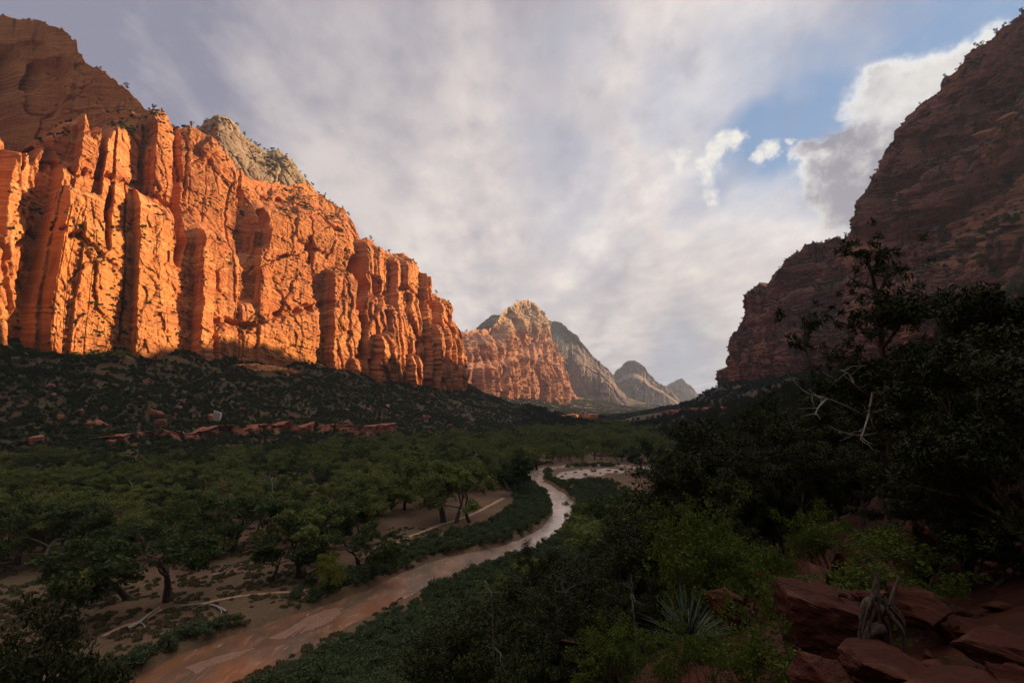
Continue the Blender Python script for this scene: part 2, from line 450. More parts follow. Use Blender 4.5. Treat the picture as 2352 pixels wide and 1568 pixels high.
def sheet(name, pts, mat, dz, label, cat, kind='structure', res=28, rough=.35):
    """a patch of ground cover following the terrain: outline on the photo, filled as a grid"""
    G = np.array([hit(*p) for p in pts]); G = smooth_line(np.concatenate([G, G[:1]]), len(pts) * 5)
    c = G.mean(0); ang = len(G)
    rings = []
    for k in range(8):
        f = k / 7
        Q = c + (G - c) * f
        if k == 7:
            Q = Q + np.stack([fbm(Q[:, 0] / 3, Q[:, 1] / 3, 0 * Q[:, 0], 3), fbm(Q[:, 0] / 3, Q[:, 1] / 3, 4 + 0 * Q[:, 0], 3)], -1) * rough
        z = H(Q[:, 0], Q[:, 1]) + dz * (1 if k < 7 else -.6)
        rings.append(np.concatenate([Q, z[:, None]], 1))
    V = np.stack(rings, 0).reshape(-1, 3)
    return tag(obj(name, mesh_np(name, V, grid_faces(8, ang, True), mat, True)), label, cat, kind=kind)

m, t, b = newmat('pale_gravel'); P = t.n('ShaderNodeTexCoord').outputs['Object']
n = t.noise(P, 1.5, 5, .7)
t.l(t.mix(t.mapr(t.noise(P, .35, 6, .7), .4, .6), t.mix(t.mapr(n, .35, .65), (.26, .17, .14, 1), (.40, .29, .25, 1)), t.mix(t.mapr(n, .35, .65), (.42, .30, .26, 1), (.58, .46, .41, 1))), b.inputs['Base Color']); t.l(t.bump(n, .7, .2), b.inputs['Normal'])
M['gravel'] = m
m, t, b = newmat('wet_sand'); P = t.n('ShaderNodeTexCoord').outputs['Object']
n = t.noise(P, 2.2, 5, .7)
t.l(t.mix(t.mapr(n, .35, .65), (.20, .10, .065, 1), (.32, .17, .12, 1)), b.inputs['Base Color']); t.l(t.bump(n, .6, .1), b.inputs['Normal'])
b.inputs['Roughness'].default_value = .55
M['sand'] = m
m, t, b = newmat('trail_dust'); P = t.n('ShaderNodeTexCoord').outputs['Object']
n = t.noise(P, 1.2, 5, .7)
t.l(t.mix(t.mapr(n, .35, .65), (.34, .19, .12, 1), (.48, .29, .19, 1)), b.inputs['Base Color']); t.l(t.bump(n, .4, .05), b.inputs['Normal'])
M['trail'] = m

sheet('gravel_bar', [(1272, 1096), (1282, 1086), (1312, 1081), (1345, 1077), (1370, 1079), (1400, 1075), (1438, 1079), (1428, 1087), (1400, 1086), (1380, 1093), (1352, 1092), (1335, 1100), (1308, 1099), (1290, 1105)], M['gravel'], .35, 'pale pink gravel bar beside the upper bend of the river', 'gravel')
def bar(pts, mat, name, label, dz=.07):
    G = gz([p[0] for p in pts], [p[1] for p in pts], WZ)[:, :2]; G = smooth_line(np.concatenate([G, G[:1]]), len(pts) * 6)
    G = G + np.stack([fbm(G[:, 0] / 2.5, G[:, 1] / 2.5, 0 * G[:, 0], 3), fbm(G[:, 0] / 2.5, G[:, 1] / 2.5, 4 + 0 * G[:, 0], 3)], -1) * .9
    c = G.mean(0); rings = []
    for k in range(8):
        f = k / 7; Q = c + (G - c) * f
        z = WZ + dz * (1 - f ** 3 * 1.6) + fbm(Q[:, 0] / 2, Q[:, 1] / 2, 0 * Q[:, 0], 3) * .05
        rings.append(np.concatenate([Q, z[:, None]], 1))
    V = np.stack(rings, 0).reshape(-1, 3)
    return tag(obj(name, mesh_np(name, V, grid_faces(8, len(G), True), mat, True)), label, 'sandbar', kind='structure')
bar([(600, 1470), (660, 1440), (730, 1402), (790, 1388), (803, 1400), (770, 1425), (700, 1452), (640, 1475)], M['sand'], 'sandbar', 'long ribbed sandbar in the wide near reach of the river')
bar([(1000, 1335), (1040, 1315), (1090, 1290), (1112, 1284), (1098, 1306), (1050, 1330), (1010, 1350)], M['sand'], 'sandbar', 'pale gravel edge where the river meets the right bank bushes', .2)
bar([(420, 1530), (500, 1505), (600, 1480), (560, 1500), (480, 1535), (430, 1550)], M['sand'], 'sandbar', 'thin brown sandbar nearest the bottom of the picture')
bar([(1232, 1140), (1248, 1135), (1262, 1152), (1266, 1178), (1250, 1200), (1238, 1212), (1240, 1180)], M['sand'], 'sandbar', 'narrow sand strip inside the tight bend of the river')

def ribbon(name, pts, wid, mat, dz, label, cat):
    G = np.array([hit(*p) for p in pts]); n = len(pts) * 10
    G = smooth_line(G, n); T = np.gradient(G, axis=0); T /= np.linalg.norm(T, axis=1)[:, None]
    N = np.stack([-T[:, 1], T[:, 0]], -1)
    w = wid * (1 + .4 * fbm(G[:, 0] / 5, G[:, 1] / 5, 0 * G[:, 0], 2)); w[0] = w[-1] = .05
    rows = []
    for k in range(5):
        Q = G + N * (w * (k / 2 - 1))[:, None]
        rows.append(np.concatenate([Q, (H(Q[:, 0], Q[:, 1]) + dz)[:, None]], 1))
    return tag(obj(name, mesh_np(name, np.stack(rows, 1).reshape(-1, 3), grid_faces(n, 5), mat, True)), label, cat, kind='structure')
ribbon('path', [(1158, 1143), (1120, 1165), (1080, 1185), (1020, 1203), (960, 1225), (905, 1250), (850, 1285), (815, 1310)], .9, M['trail'], .1, 'pale dusty trail running beside the riverbank trees', 'path')
ribbon('path', [(760, 1335), (720, 1352), (660, 1364), (580, 1368), (520, 1376), (460, 1390)], .55, M['trail'], .1, 'trail crossing the meadow by the small yellow green tree', 'path')
ribbon('path', [(375, 1402), (330, 1425), (280, 1445), (235, 1462)], .4, M['trail'], .1, 'short trail strip behind the fallen white log', 'path')
ribbon('path', [(745, 1345), (715, 1365), (700, 1372), (697, 1385)], .8, M['trail'], .12, 'side trail dropping to the water from the meadow trail', 'path')

# ------------------------------------------------------------------ cliffs
LEDGES = []       # (points, count) where scrub grows
def make_cliff(name, sky, base, Yb, Yt, mat, u0, u1, nc, nr, setf=None, pillars=(), insets=(), amp=1.0, sc_=1.0, back=(500, 30, .1), label='', cat='cliff', strata=1.0, sink=30, top_rough=1.0, backdir=None, cracks=(), rise=0.0, fl=1.0, bl=1.0, saw=0.0, sawper=46.0, sawmod=None, seams=(), warp=22, jz=1.0, btilt=.014):
    u = np.linspace(u0, u1, nc)
    yb = interp(base, u); ys = interp(sky, u)
    Bp = at(u, yb, interp(Yb, u)); Tp = at(u, ys, interp(Yt, u))
    Bp[:, 2] -= sink * .2
    # smoothed normal of the plan
    k = max(3, nc // 12)
    bx = Bp[:, :2]; pad = np.concatenate([np.repeat(bx[:1], k, 0) + (bx[0] - bx[1]) * np.arange(k, 0, -1)[:, None], bx, np.repeat(bx[-1:], k, 0) + (bx[-1] - bx[-2]) * np.arange(1, k + 1)[:, None]])
    tg = pad[2 * k:] - pad[:-2 * k]; tg /= np.linalg.norm(tg, axis=1)[:, None]
    N = np.stack([tg[:, 1], -tg[:, 0]], -1)
    flip = np.sign((N * (-bx)).sum(1)); N *= flip[:, None]
    v = np.linspace(-sink / 300.0, 1, nr)
    U, Vv = np.meshgrid(u, v)
    vc = np.clip(Vv, 0, 1)
    s = setf(U, vc) if setf is not None else vc
    X = Bp[None, :, 0] + (Tp - Bp)[None, :, 0] * s
    Y = Bp[None, :, 1] + (Tp - Bp)[None, :, 1] * s
    Z = Bp[None, :, 2] + (Tp - Bp)[None, :, 2] * Vv
    PY = yb[None] + (ys - yb)[None] * vc
    w = sc_
    # large buttresses and flutes, joint blocks, strata ledges
    d = np.zeros_like(X)
    wx = fbm(X / (120 * w), Y / (120 * w), Z / (160 * w), 3) * warp * w
    Xs, Ys = X + wx, Y + wx * .6
    f1 = 1 - np.abs(pn(Xs / (62 * w), Ys / (62 * w), Z / (420 * w))) * 2.4
    f2 = 1 - np.abs(pn(Xs / (27 * w) + 9, Ys / (27 * w), Z / (190 * w) + 3)) * 2.4
    d += (-np.clip(f1, 0, 1) ** 3 * 15 * w - np.clip(f2, 0, 1) ** 4 * 6.5 * w) * fl
    d += fbm(X / (90 * w), Y / (90 * w), Z / (170 * w) + 2, 4) * 9 * w * (.4 + .6 * fl)
    if saw:
        arc = np.concatenate([[0], np.cumsum(np.hypot(np.diff(Bp[:, 0]), np.diff(Bp[:, 1])))])
        for (per, am, kk) in ((sawper * w, saw, 0), (sawper * .43 * w, saw * .42, 57)):
            S_ = (arc[None] + .9 * per * pn(arc[None] / (2.3 * per), Z / (4.5 * per), kk + .5 + 0 * Z) + .22 * per * pn(Z / (.5 * per), arc[None] / (3 * per), kk + 9.5 + 0 * Z) + .12 * (Z - Z[0])) / per
            ci = np.floor(S_).astype(np.int64); fr = S_ - ci
            h1 = _RV[(ci * 7 + kk) & 255]; topv = .45 + .75 * h1[..., 1]
            a_ = am * w * (.25 + 1.1 * h1[..., 0]) * (1 - .75 * ss(topv - .02, topv + .02, vc + .03 * pn(arc[None] / (.3 * per), 0 * Z, kk + .2 + 0 * Z)))
            rise_ = ss(0, .04, fr); d += a_ * rise_ * (1 - fr ** 1.3) * (1 if sawmod is None else interp(sawmod, U))
    arc0 = np.concatenate([[0], np.cumsum(np.hypot(np.diff(Bp[:, 0]), np.diff(Bp[:, 1])))])[None] + 0 * Z
    for (fa, fz, off_, tlt, sk, sd_) in ((62, 95, 9.0, 16, .10, 3), (24, 30, 4.0, 9, .22, 41), (12, 9, 1.7, 4.0, .30, 90), (5.5, 3.6, .7, 1.7, .30, 133)):
        jw = .12 * fbm(arc0 / (fa * w), Z / (fz * w), sd_ + .5 + 0 * Z, 3)
        o_, ga_, gb_, fe = facet(arc0 / (fa * w) + jw, (Z + sk * arc0) / (fz * w) + jw * .7, sd_)
        d += (off_ * o_ + tlt * .8 * ga_ + tlt * gb_) * w * bl - off_ * .22 * w * (1 - ss(0, .06, fe))
    zb = Z + 9 * pn(X / (150 * w), Y / (150 * w), Z / 300)
    d += strata * (pn(zb * 0 + 3, zb * 0, zb / (9 * w)) * 2.4 * w + pn(zb * 0 + 8, X / (90 * w), zb / (3.1 * w)) * 1.0 * w)
    d += fbm(X / (7 * w), Y / (7 * w), Z / (9 * w), 4, g=.6) * 1.0 * w
    # crisp cracks: vertical joints and sloping bedding seams
    j1 = np.abs(pn(Xs / (30 * w) + 4, Ys / (30 * w), Z / (260 * w))); j2 = np.abs(pn(Xs / (60 * w), Ys / (60 * w) + 7, (zb + (X + Y) * btilt * 8) / (6.5 * w)))
    j3 = np.abs(pn(Xs / (8 * w) + 1, Ys / (8 * w) + 5, Z / (34 * w)))
    d -= (1 - ss(0, .045, j1)) * 4.0 * w * bl * jz + (1 - ss(0, .10, j2)) * 2.1 * w * bl + (1 - ss(0, .08, j3)) * .5 * w * bl * jz
    d *= amp
    pm = np.zeros_like(X)
    for (pc, hw, pt, pr, lean) in pillars:
        cu = pc + lean * (yb[None] - PY) + 4 * pn(PY / 37, pc * 1.0, 0.5) + 2.2 * pn(PY / 8, pc * 1.0, 4.5)
        tt = (U - cu) / hw
        prof = (1 - ss(.86, 1.0, np.abs(tt))) * (1 - .16 * tt)
        topm = 1 - ss(-10, 6, (pt + 5 * pn(U / 14, pc + .5, 1.5)) - PY)
        round_ = 1 - .22 * (1 - ss(0, 30, PY - pt))
        pm = np.maximum(pm, pr * .55 * prof * topm * round_)
    d += pm
    for (cx_, cy_, rx, ry, dep) in insets:
        q = ((U - cx_ + 10 * pn(PY / 40, cx_ * 1.0, .5)) / rx) ** 4 + ((PY - cy_) / ry) ** 4
        d -= dep * (1 - ss(.5, 1.2, q))
    for (pts, wid, dep) in cracks:
        pp = np.array(pts, float); cu = np.interp(PY, pp[:, 1], pp[:, 0]) + 3.5 * pn(PY / 13, pts[0][0] * 1.0, 1.1) + 1.2 * pn(PY / 4, pts[0][0] * 1.0, 3.1)
        inn = (PY > pp[0, 1]) & (PY < pp[-1, 1])
        d -= np.where(inn, dep * (1 - ss(wid * .4, wid, np.abs(U - cu))), 0)
    for (pts, wid, dep) in seams:
        pp = np.array(pts, float); cy_ = np.interp(U, pp[:, 0], pp[:, 1]) + 9 * pn(U / 31, pp[0, 1], .3 + 0 * U) + 4 * pn(U / 9, pp[0, 1], 2.3 + 0 * U)
        inn = ss(pp[0, 0] - 5, pp[0, 0] + 20, U) * ss(pp[-1, 0] + 5, pp[-1, 0] - 20, U)
        d -= dep * inn * (1 - ss(wid * .3, wid, np.abs(PY - cy_))) * (.5 + ss(-.2, .2, pn(U / 23, pp[0, 1], 7.3 + 0 * U)))
    fade = ss(1.0, .90, vc) * .65 + .35
    d = d * fade
    X = X + N[None, :, 0] * d; Y = Y + N[None, :, 1] * d
    Z = Z + top_rough * w * ss(.55, 1, vc) * (fbm(X / (22 * w), Y / (22 * w), 0 * X + 5, 4) * 5 + (cell(Xs / (16 * w), Ys / (16 * w), 0 * X)[0] - .5) * 6)
    # mass behind the rim
    L, nb, drop = back
    bk = []
    bd = -N if backdir is None else np.repeat(np.array([backdir], float), nc, 0)
    for j in range(1, nb + 1):
        f = (j / nb) ** 1.6
        xx = X[-1] + bd[:, 0] * L * f; yy = Y[-1] + bd[:, 1] * L * f
        zz_ = Z[-1] + (rise - drop) * L * f + top_rough * fbm(xx / (40 * w), yy / (40 * w), 0 * xx, 4) * 8 * w * min(1, j / 4)
        bk.append((xx, yy, zz_))
    bk.append((bk[-1][0], bk[-1][1], bk[-1][2] * 0 - 30))
    Xa = np.concatenate([X] + [b_[0][None] for b_ in bk]); Ya = np.concatenate([Y] + [b_[1][None] for b_ in bk]); Za = np.concatenate([Z] + [b_[2][None] for b_ in bk])
    Vt = np.stack([Xa, Ya, Za], -1)
    fc = grid_faces(Vt.shape[0], nc)
    # close both ends down to the ground
    e = [len(Vt.reshape(-1, 3))]
    VV = Vt.reshape(-1, 3)
    o = obj(name, mesh_np(name, VV, fc, mat, False))
    tag(o, label, cat, kind='structure')
    # ledge points
    du = Vt[:, 1:] - Vt[:, :-1]; dv = Vt[1:] - Vt[:-1]
    nn = np.cross(du[:-1], dv[:, :-1]); nn /= np.linalg.norm(nn, axis=-1)[..., None] + 1e-9
    LEDGES.append((name, Vt[:-1, :-1], np.abs(nn[..., 2]), Vt[-1 - nb]))
    return o, Vt, nr

SKY_A = [(-500, -160), (-200, -20), (0, 30), (70, 45), (130, 62), (158, 85), (176, 100), (178, 122), (240, 165), (300, 215), (338, 258), (352, 256), (366, 254), (385, 272), (400, 290), (440, 288), (480, 312), (505, 335), (530, 368), (545, 392), (600, 418), (660, 425), (700, 425), (730, 444), (790, 482), (812, 510), (828, 552), (850, 550), (866, 562), (880, 572), (893, 585), (922, 584), (945, 600), (953, 618), (963, 622), (967, 660), (975, 680), (1000, 676), (1018, 700), (1026, 735), (1038, 775), (1048, 815), (1058, 868), (1075, 895)]
YT_A = [(-500, 640), (-200, 730), (0, 715), (150, 702), (230, 692), (340, 690), (500, 745), (545, 770), (650, 870), (730, 940), (828, 975), (920, 1075), (1050, 1240), (1075, 1290)]
def set_A(U, v):
    left = 1 - ss(180, 330, U)
    c0 = interp([(-300, .40), (0, .42), (60, .50), (120, .58), (180, .60), (240, .72), (320, .85)], U) + .05 * pn(U / 25, 0 * U, 0 * U)
    a = ss(c0 - .05, c0 + .06, v) * .8 + .2 * v
    mid = ss(520, 600, U) * (1 - ss(790, 840, U))
    m_ = ss(.70, 1.0, v) * .75 + .25 * v
    b_ = .75 * v + .25 * ss(.45, .6, v)
    return a * left + (1 - left) * (m_ * mid + b_ * (1 - mid))
PIL_A = [(-60, 40, 400, 30, .15), (115, 27, 336, 34, .12), (187, 21, 312, 34, .1), (248, 42, 268, 40, .06), (332, 9, 345, 22, .02), (362, 24, 254, 48, 0), (472, 72, 286, 16, 0), (52, 28, 478, 36, .2), (110, 66, 520, 66, .14), (192, 62, 566, 62, .1), (318, 34, 468, 66, 0), (338, 14, 596, 40, 0), (402, 21, 556, 26, 0), (452, 20, 545, 50, 0), (560, 22, 700, 20, 0),
         (510, 30, 735, 30, 0), (350, 20, 748, 30, 0), (592, 15, 545, 22, 0),
         (775, 36, 640, 34, 0), (836, 23, 556, 48, 0), (866, 14, 572, 26, 0), (897, 19, 590, 56, 0), (927, 16, 586, 46, 0), (954, 9, 622, 64, 0), (992, 24, 685, 64, 0), (975, 22, 745, 90, 0), (882, 28, 705, 66, 0), (850, 24, 765, 84, 0), (800, 20, 815, 50, 0), (915, 18, 810, 84, 0), (1024, 16, 735, 60, 0), (660, 70, 730, 14, 0)]
INS_A = [(22, 235, 46, 130, 60), (120, 210, 42, 70, 22), (60, 430, 14, 70, 20), (215, 560, 9, 60, 16), (590, 545, 13, 48, 22), (545, 420, 6, 60, 8), (390, 560, 14, 70, 24), (805, 660, 12, 60, 30), (60, 160, 60, 60, 14), (700, 600, 10, 30, 8)]
CR_A = [([(402, 290), (404, 360), (412, 430)], 5, 16), ([(418, 300), (425, 360), (418, 470)], 4, 10), ([(528, 420), (512, 500), (520, 580), (530, 700)], 2.6, 8), ([(545, 380), (540, 470), (535, 560)], 3, 9), ([(262, 470), (262, 560), (268, 700), (262, 780)], 4, 14), ([(480, 300), (476, 350)], 3, 8),
        ([(100, 560), (80, 640), (60, 760)], 4, 12), ([(700, 500), (705, 600), (720, 700)], 2.5, 8), ([(760, 560), (742, 620)], 3, 9)]
oA, VA, nrA = make_cliff('canyon_wall', SKY_A, LB_P, LB_Y, YT_A, M['red_wall'], -500, 1072, 1500, 480, set_A, PIL_A, INS_A, .62, 1.0, (420, 30, .0), 'sunlit orange sandstone wall with tall fluted pillars on the left', strata=.3, cracks=CR_A, fl=.10, bl=1.0, saw=22, sawper=74, sawmod=[(0, .35), (60, .15), (200, .12), (370, .2), (410, .10), (740, .12), (790, .8), (1060, 1)], warp=7, jz=.45, btilt=.03, seams=[([(40, 470), (130, 500), (210, 480), (300, 452), (395, 500)], 9, 13), ([(470, 738), (560, 748), (640, 728), (765, 712)], 9, 12), ([(-40, 640), (60, 600), (160, 612), (250, 650)], 7, 9), ([(530, 440), (600, 462), (700, 500), (790, 560)], 8, 9), ([(560, 640), (640, 610), (720, 600)], 6, 7), ([(820, 690), (900, 668), (960, 700), (1020, 780)], 7, 9)])
SKY_B = [(415, 330), (445, 300), (470, 278), (500, 264), (520, 268), (545, 290), (572, 325), (600, 340), (612, 346), (640, 347), (662, 356), (685, 388), (702, 412), (722, 434), (745, 470), (760, 500)]
oB, VB, nrB = make_cliff('rock_dome', SKY_B, [(415, 350), (500, 380), (545, 410), (600, 440), (640, 458), (700, 452), (760, 510)], [(415, 840), (500, 840), (640, 910), (760, 1010)], [(415, 930), (500, 910), (640, 1000), (760, 1060)], M['dome'], 418, 758, 420, 200,
    lambda U, v: v ** 1.8, [], [], .55, .8, (250, 14, .35), 'grey cream sandstone dome rising behind the orange wall', 'dome', strata=.5, sink=60)

SKY_R = [(1662, 884), (1666, 852), (1680, 822), (1690, 795), (1700, 752), (1712, 728), (1726, 702), (1731, 668), (1745, 650), (1765, 655), (1778, 642), (1790, 620), (1812, 592), (1842, 568), (1870, 560), (1895, 552), (1940, 548), (1956, 545), (1962, 538), (1976, 518), (1979, 478), (1990, 440), (2010, 395), (2040, 340), (2068, 300), (2100, 258), (2118, 240), (2150, 215), (2165, 182), (2200, 152), (2238, 122), (2270, 92), (2300, 72), (2332, 48), (2352, 28), (2500, -80), (2720, -260)]
YT_R = [(1662, 1330), (1720, 1290), (1800, 1180), (1955, 1010), (1990, 960), (2100, 860), (2352, 640), (2720, 330)]
PIL_R = [(1975, 16, 520, 20, 0), (2010, 26, 420, 16, 0), (1700, 14, 760, 14, 0), (1745, 18, 655, 18, 0), (1800, 24, 620, 14, 0), (1880, 20, 600, 16, 0), (1760, 16, 740, 20, 0), (1850, 22, 700, 16, 0), (1930, 22, 580, 16, 0)]
INS_R = [(2200, 360, 90, 30, 30), (2050, 440, 60, 26, 22), (2100, 540, 120, 20, 20), (2270, 250, 60, 30, 25), (1820, 680, 22, 40, 12), (2180, 640, 100, 18, 20), (1850, 640, 50, 10, 8)]
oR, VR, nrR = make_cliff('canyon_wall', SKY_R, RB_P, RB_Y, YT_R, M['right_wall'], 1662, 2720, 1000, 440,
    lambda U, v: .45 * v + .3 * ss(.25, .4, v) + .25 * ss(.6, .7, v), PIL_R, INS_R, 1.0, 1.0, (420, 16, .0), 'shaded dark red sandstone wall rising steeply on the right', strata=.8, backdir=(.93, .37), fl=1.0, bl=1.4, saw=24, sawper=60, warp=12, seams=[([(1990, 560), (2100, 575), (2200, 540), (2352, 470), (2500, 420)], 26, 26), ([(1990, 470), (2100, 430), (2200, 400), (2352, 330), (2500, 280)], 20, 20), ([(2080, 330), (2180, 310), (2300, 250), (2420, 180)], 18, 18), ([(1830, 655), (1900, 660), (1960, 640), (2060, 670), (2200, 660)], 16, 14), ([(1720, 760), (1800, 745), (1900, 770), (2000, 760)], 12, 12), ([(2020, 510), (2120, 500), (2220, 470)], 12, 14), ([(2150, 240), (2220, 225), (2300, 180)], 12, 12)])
SKY_M = [(1674, 866), (1690, 830), (1705, 775), (1725, 715), (1745, 690), (1765, 680), (1800, 640)]  # hidden mass behind the far corner, added to throw shadow across the valley
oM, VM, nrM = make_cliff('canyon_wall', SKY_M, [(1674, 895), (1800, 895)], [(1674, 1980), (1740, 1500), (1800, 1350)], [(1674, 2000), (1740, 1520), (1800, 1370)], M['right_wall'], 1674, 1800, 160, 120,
    None, [], [], .8, 1.2, (500, 10, .0), 'hidden rear part of the right wall behind its far corner, added for its shadow', backdir=(.9, .43))

# the lit peak and its shoulder, then the far ridges
SKY_D = [(1030, 800), (1046, 770), (1062, 762), (1080, 760), (1092, 758), (1105, 756), (1120, 760), (1140, 738), (1160, 712), (1178, 696), (1192, 690), (1206, 688), (1222, 692), (1238, 704), (1250, 722), (1258, 740), (1266, 775), (1276, 810), (1290, 838), (1302, 866), (1312, 890), (1322, 915)]
PIL_D = [(1065, 12, 775, 40, 0), (1085, 10, 768, 50, 0), (1108, 13, 770, 50, 0), (1130, 12, 790, 46, 0), (1160, 14, 745, 50, 0), (1205, 22, 730, 60, 0), (1235, 18, 715, 40, 0), (1222, 26, 790, 90, 0), (1255, 18, 785, 70, 0), (1188, 14, 850, 60, 0), (1240, 26, 850, 110, 0), (1150, 14, 840, 60, 0), (1275, 14, 850, 60, 0)]
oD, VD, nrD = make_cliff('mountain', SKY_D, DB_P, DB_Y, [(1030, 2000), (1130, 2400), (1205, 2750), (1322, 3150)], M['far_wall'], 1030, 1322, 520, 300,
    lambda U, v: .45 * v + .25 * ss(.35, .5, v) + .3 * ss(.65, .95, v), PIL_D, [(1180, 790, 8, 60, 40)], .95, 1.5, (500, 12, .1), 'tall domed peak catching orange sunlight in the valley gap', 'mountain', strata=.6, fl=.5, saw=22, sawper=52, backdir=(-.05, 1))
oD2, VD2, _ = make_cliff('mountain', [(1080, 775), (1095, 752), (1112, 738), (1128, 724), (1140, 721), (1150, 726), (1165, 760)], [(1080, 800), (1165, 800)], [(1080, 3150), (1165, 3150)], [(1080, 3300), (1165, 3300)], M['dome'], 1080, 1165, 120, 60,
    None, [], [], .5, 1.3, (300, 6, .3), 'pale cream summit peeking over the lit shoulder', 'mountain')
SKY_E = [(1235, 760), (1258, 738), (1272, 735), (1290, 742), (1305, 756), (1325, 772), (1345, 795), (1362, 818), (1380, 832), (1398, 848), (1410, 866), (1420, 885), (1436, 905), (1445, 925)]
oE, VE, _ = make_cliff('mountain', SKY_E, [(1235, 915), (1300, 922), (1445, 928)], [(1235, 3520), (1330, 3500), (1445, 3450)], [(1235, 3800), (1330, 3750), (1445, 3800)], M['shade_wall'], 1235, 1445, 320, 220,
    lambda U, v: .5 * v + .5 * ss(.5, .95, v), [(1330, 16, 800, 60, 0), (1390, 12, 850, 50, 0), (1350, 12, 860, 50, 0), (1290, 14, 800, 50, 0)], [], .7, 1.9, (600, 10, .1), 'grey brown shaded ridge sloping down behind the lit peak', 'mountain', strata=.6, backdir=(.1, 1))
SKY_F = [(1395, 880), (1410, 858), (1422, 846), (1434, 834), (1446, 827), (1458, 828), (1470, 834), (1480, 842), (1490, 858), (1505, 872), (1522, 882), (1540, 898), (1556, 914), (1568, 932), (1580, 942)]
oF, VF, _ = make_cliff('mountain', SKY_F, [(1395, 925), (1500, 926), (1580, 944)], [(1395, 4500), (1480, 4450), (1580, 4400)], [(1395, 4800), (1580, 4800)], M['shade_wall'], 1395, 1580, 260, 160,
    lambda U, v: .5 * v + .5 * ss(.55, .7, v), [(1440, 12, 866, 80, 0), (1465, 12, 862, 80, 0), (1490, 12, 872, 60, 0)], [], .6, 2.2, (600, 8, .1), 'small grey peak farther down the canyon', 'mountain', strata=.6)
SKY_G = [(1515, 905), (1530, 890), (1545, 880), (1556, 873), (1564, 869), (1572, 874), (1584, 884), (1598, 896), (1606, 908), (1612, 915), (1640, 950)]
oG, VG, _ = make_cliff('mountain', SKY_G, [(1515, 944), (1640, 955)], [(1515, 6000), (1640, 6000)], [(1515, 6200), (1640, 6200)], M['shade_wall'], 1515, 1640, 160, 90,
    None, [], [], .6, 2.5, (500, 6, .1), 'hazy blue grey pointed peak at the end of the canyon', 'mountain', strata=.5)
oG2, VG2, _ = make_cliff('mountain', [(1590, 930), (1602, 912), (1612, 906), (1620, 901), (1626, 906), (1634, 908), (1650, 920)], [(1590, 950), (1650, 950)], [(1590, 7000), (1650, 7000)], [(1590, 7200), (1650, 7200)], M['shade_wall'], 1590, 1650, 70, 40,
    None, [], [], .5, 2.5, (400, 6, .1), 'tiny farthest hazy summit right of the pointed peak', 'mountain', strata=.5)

# ledge bands standing out of the slopes
def band(name, pts, hpx, Ys, mat, label, amp=.6, s=.28, n=260, rows=60):
    base_ = [(p[0], p[1] + hpx) for p in pts]
    return make_cliff(name, pts, base_, Ys, [(a, b_ + 6) for a, b_ in Ys], mat, pts[0][0], pts[-1][0], n, rows, None, [], [], amp, s, (26, 5, .05), label, 'rock ledge', strata=.9, sink=14, top_rough=.5)
def ground_Y(px, py): return float(hit(px, py)[1])
_lj = np.random.RandomState(19)
bp = [(float(a), float(np.interp(a, [265, 400, 540, 660, 780, 920], [1002, 990, 985, 974, 973, 966]) + 6 * _lj.normal())) for a in range(265, 921, 27)]
band('rock_ledge', bp, 26, [(p[0], ground_Y(p[0], p[1] + 26)) for p in bp], M['ledge'], 'long broken red sandstone ledge across the left slope', .9, .42, 500, 70)
bp = [(1300, 954), (1330, 952), (1350, 951), (1372, 953)]
band('rock_ledge', bp, 14, [(p[0], ground_Y(p[0], p[1] + 12)) for p in bp], M['red_wall'], 'sunlit red ledge low in the distant valley gap', .8, .9, 120, 40)
bp = [(1515, 944), (1560, 940), (1610, 937), (1660, 936), (1710, 940)]
band('rock_ledge', bp, 14, [(p[0], ground_Y(p[0], p[1] + 12)) for p in bp], M['ledge'], 'red ledge crossing the dark right slope under the wall', .8, .6, 200, 40)
bp = [(560, 838), (600, 836), (640, 842), (690, 848)]
band('rock_ledge', bp, 20, [(p[0], ground_Y(p[0], p[1] + 16)) for p in bp], M['red_wall'], 'crumbling bright red ledge at the foot of the orange wall', .8, .6, 160, 40)
#--PART2--
#--PART2--
# ------------------------------------------------------------------ plant builders
def unit(v): return v / (np.linalg.norm(v) + 1e-9)

def grow(rng, p, d, L, r, depth, spec, paths, tips):
    n = 5; pts = [p.copy()]; rad = [r]; q = p.copy(); dd = d.copy()
    w_, up = spec['wig'], spec['up']
    kids = []
    for i in range(n):
        dd = unit(dd + rng.normal(size=3) * w_ + np.array([0, 0, up]))
        q = q + dd * L / n
        pts.append(q.copy()); rr_ = r * (1 - (i + 1) / n * (1 - spec['taper'])); rad.append(rr_)
        if depth > 0 and i >= spec.get('first', 1):
            kids.append((q.copy(), dd.copy(), rr_))
    paths.append((np.array(pts), np.array(rad)))
    if depth <= spec.get('tipdepth', 0): 
        tips.extend([pts[-1], pts[-2], pts[-3]])
    if depth > 0:
        nk = spec['kids'][-depth] if len(spec['kids']) >= depth else 3
        for k in range(nk):
            kp, kd, kr = kids[rng.randint(len(kids))] if k else kids[-1]
            a = rng.rand() * 6.283; s = spec['spread'] * (.6 + .8 * rng.rand())
            perp = unit(np.cross(kd, unit(rng.normal(size=3))))
            nd = unit(kd * math.cos(s) + perp * math.sin(s))
            if spec.get('flat'): nd[2] *= spec['flat']; nd = unit(nd)
            grow(rng, kp, nd, L * spec['len'] * (.7 + .6 * rng.rand()), kr * spec.get('kr', .7), depth - 1, spec, paths, tips)

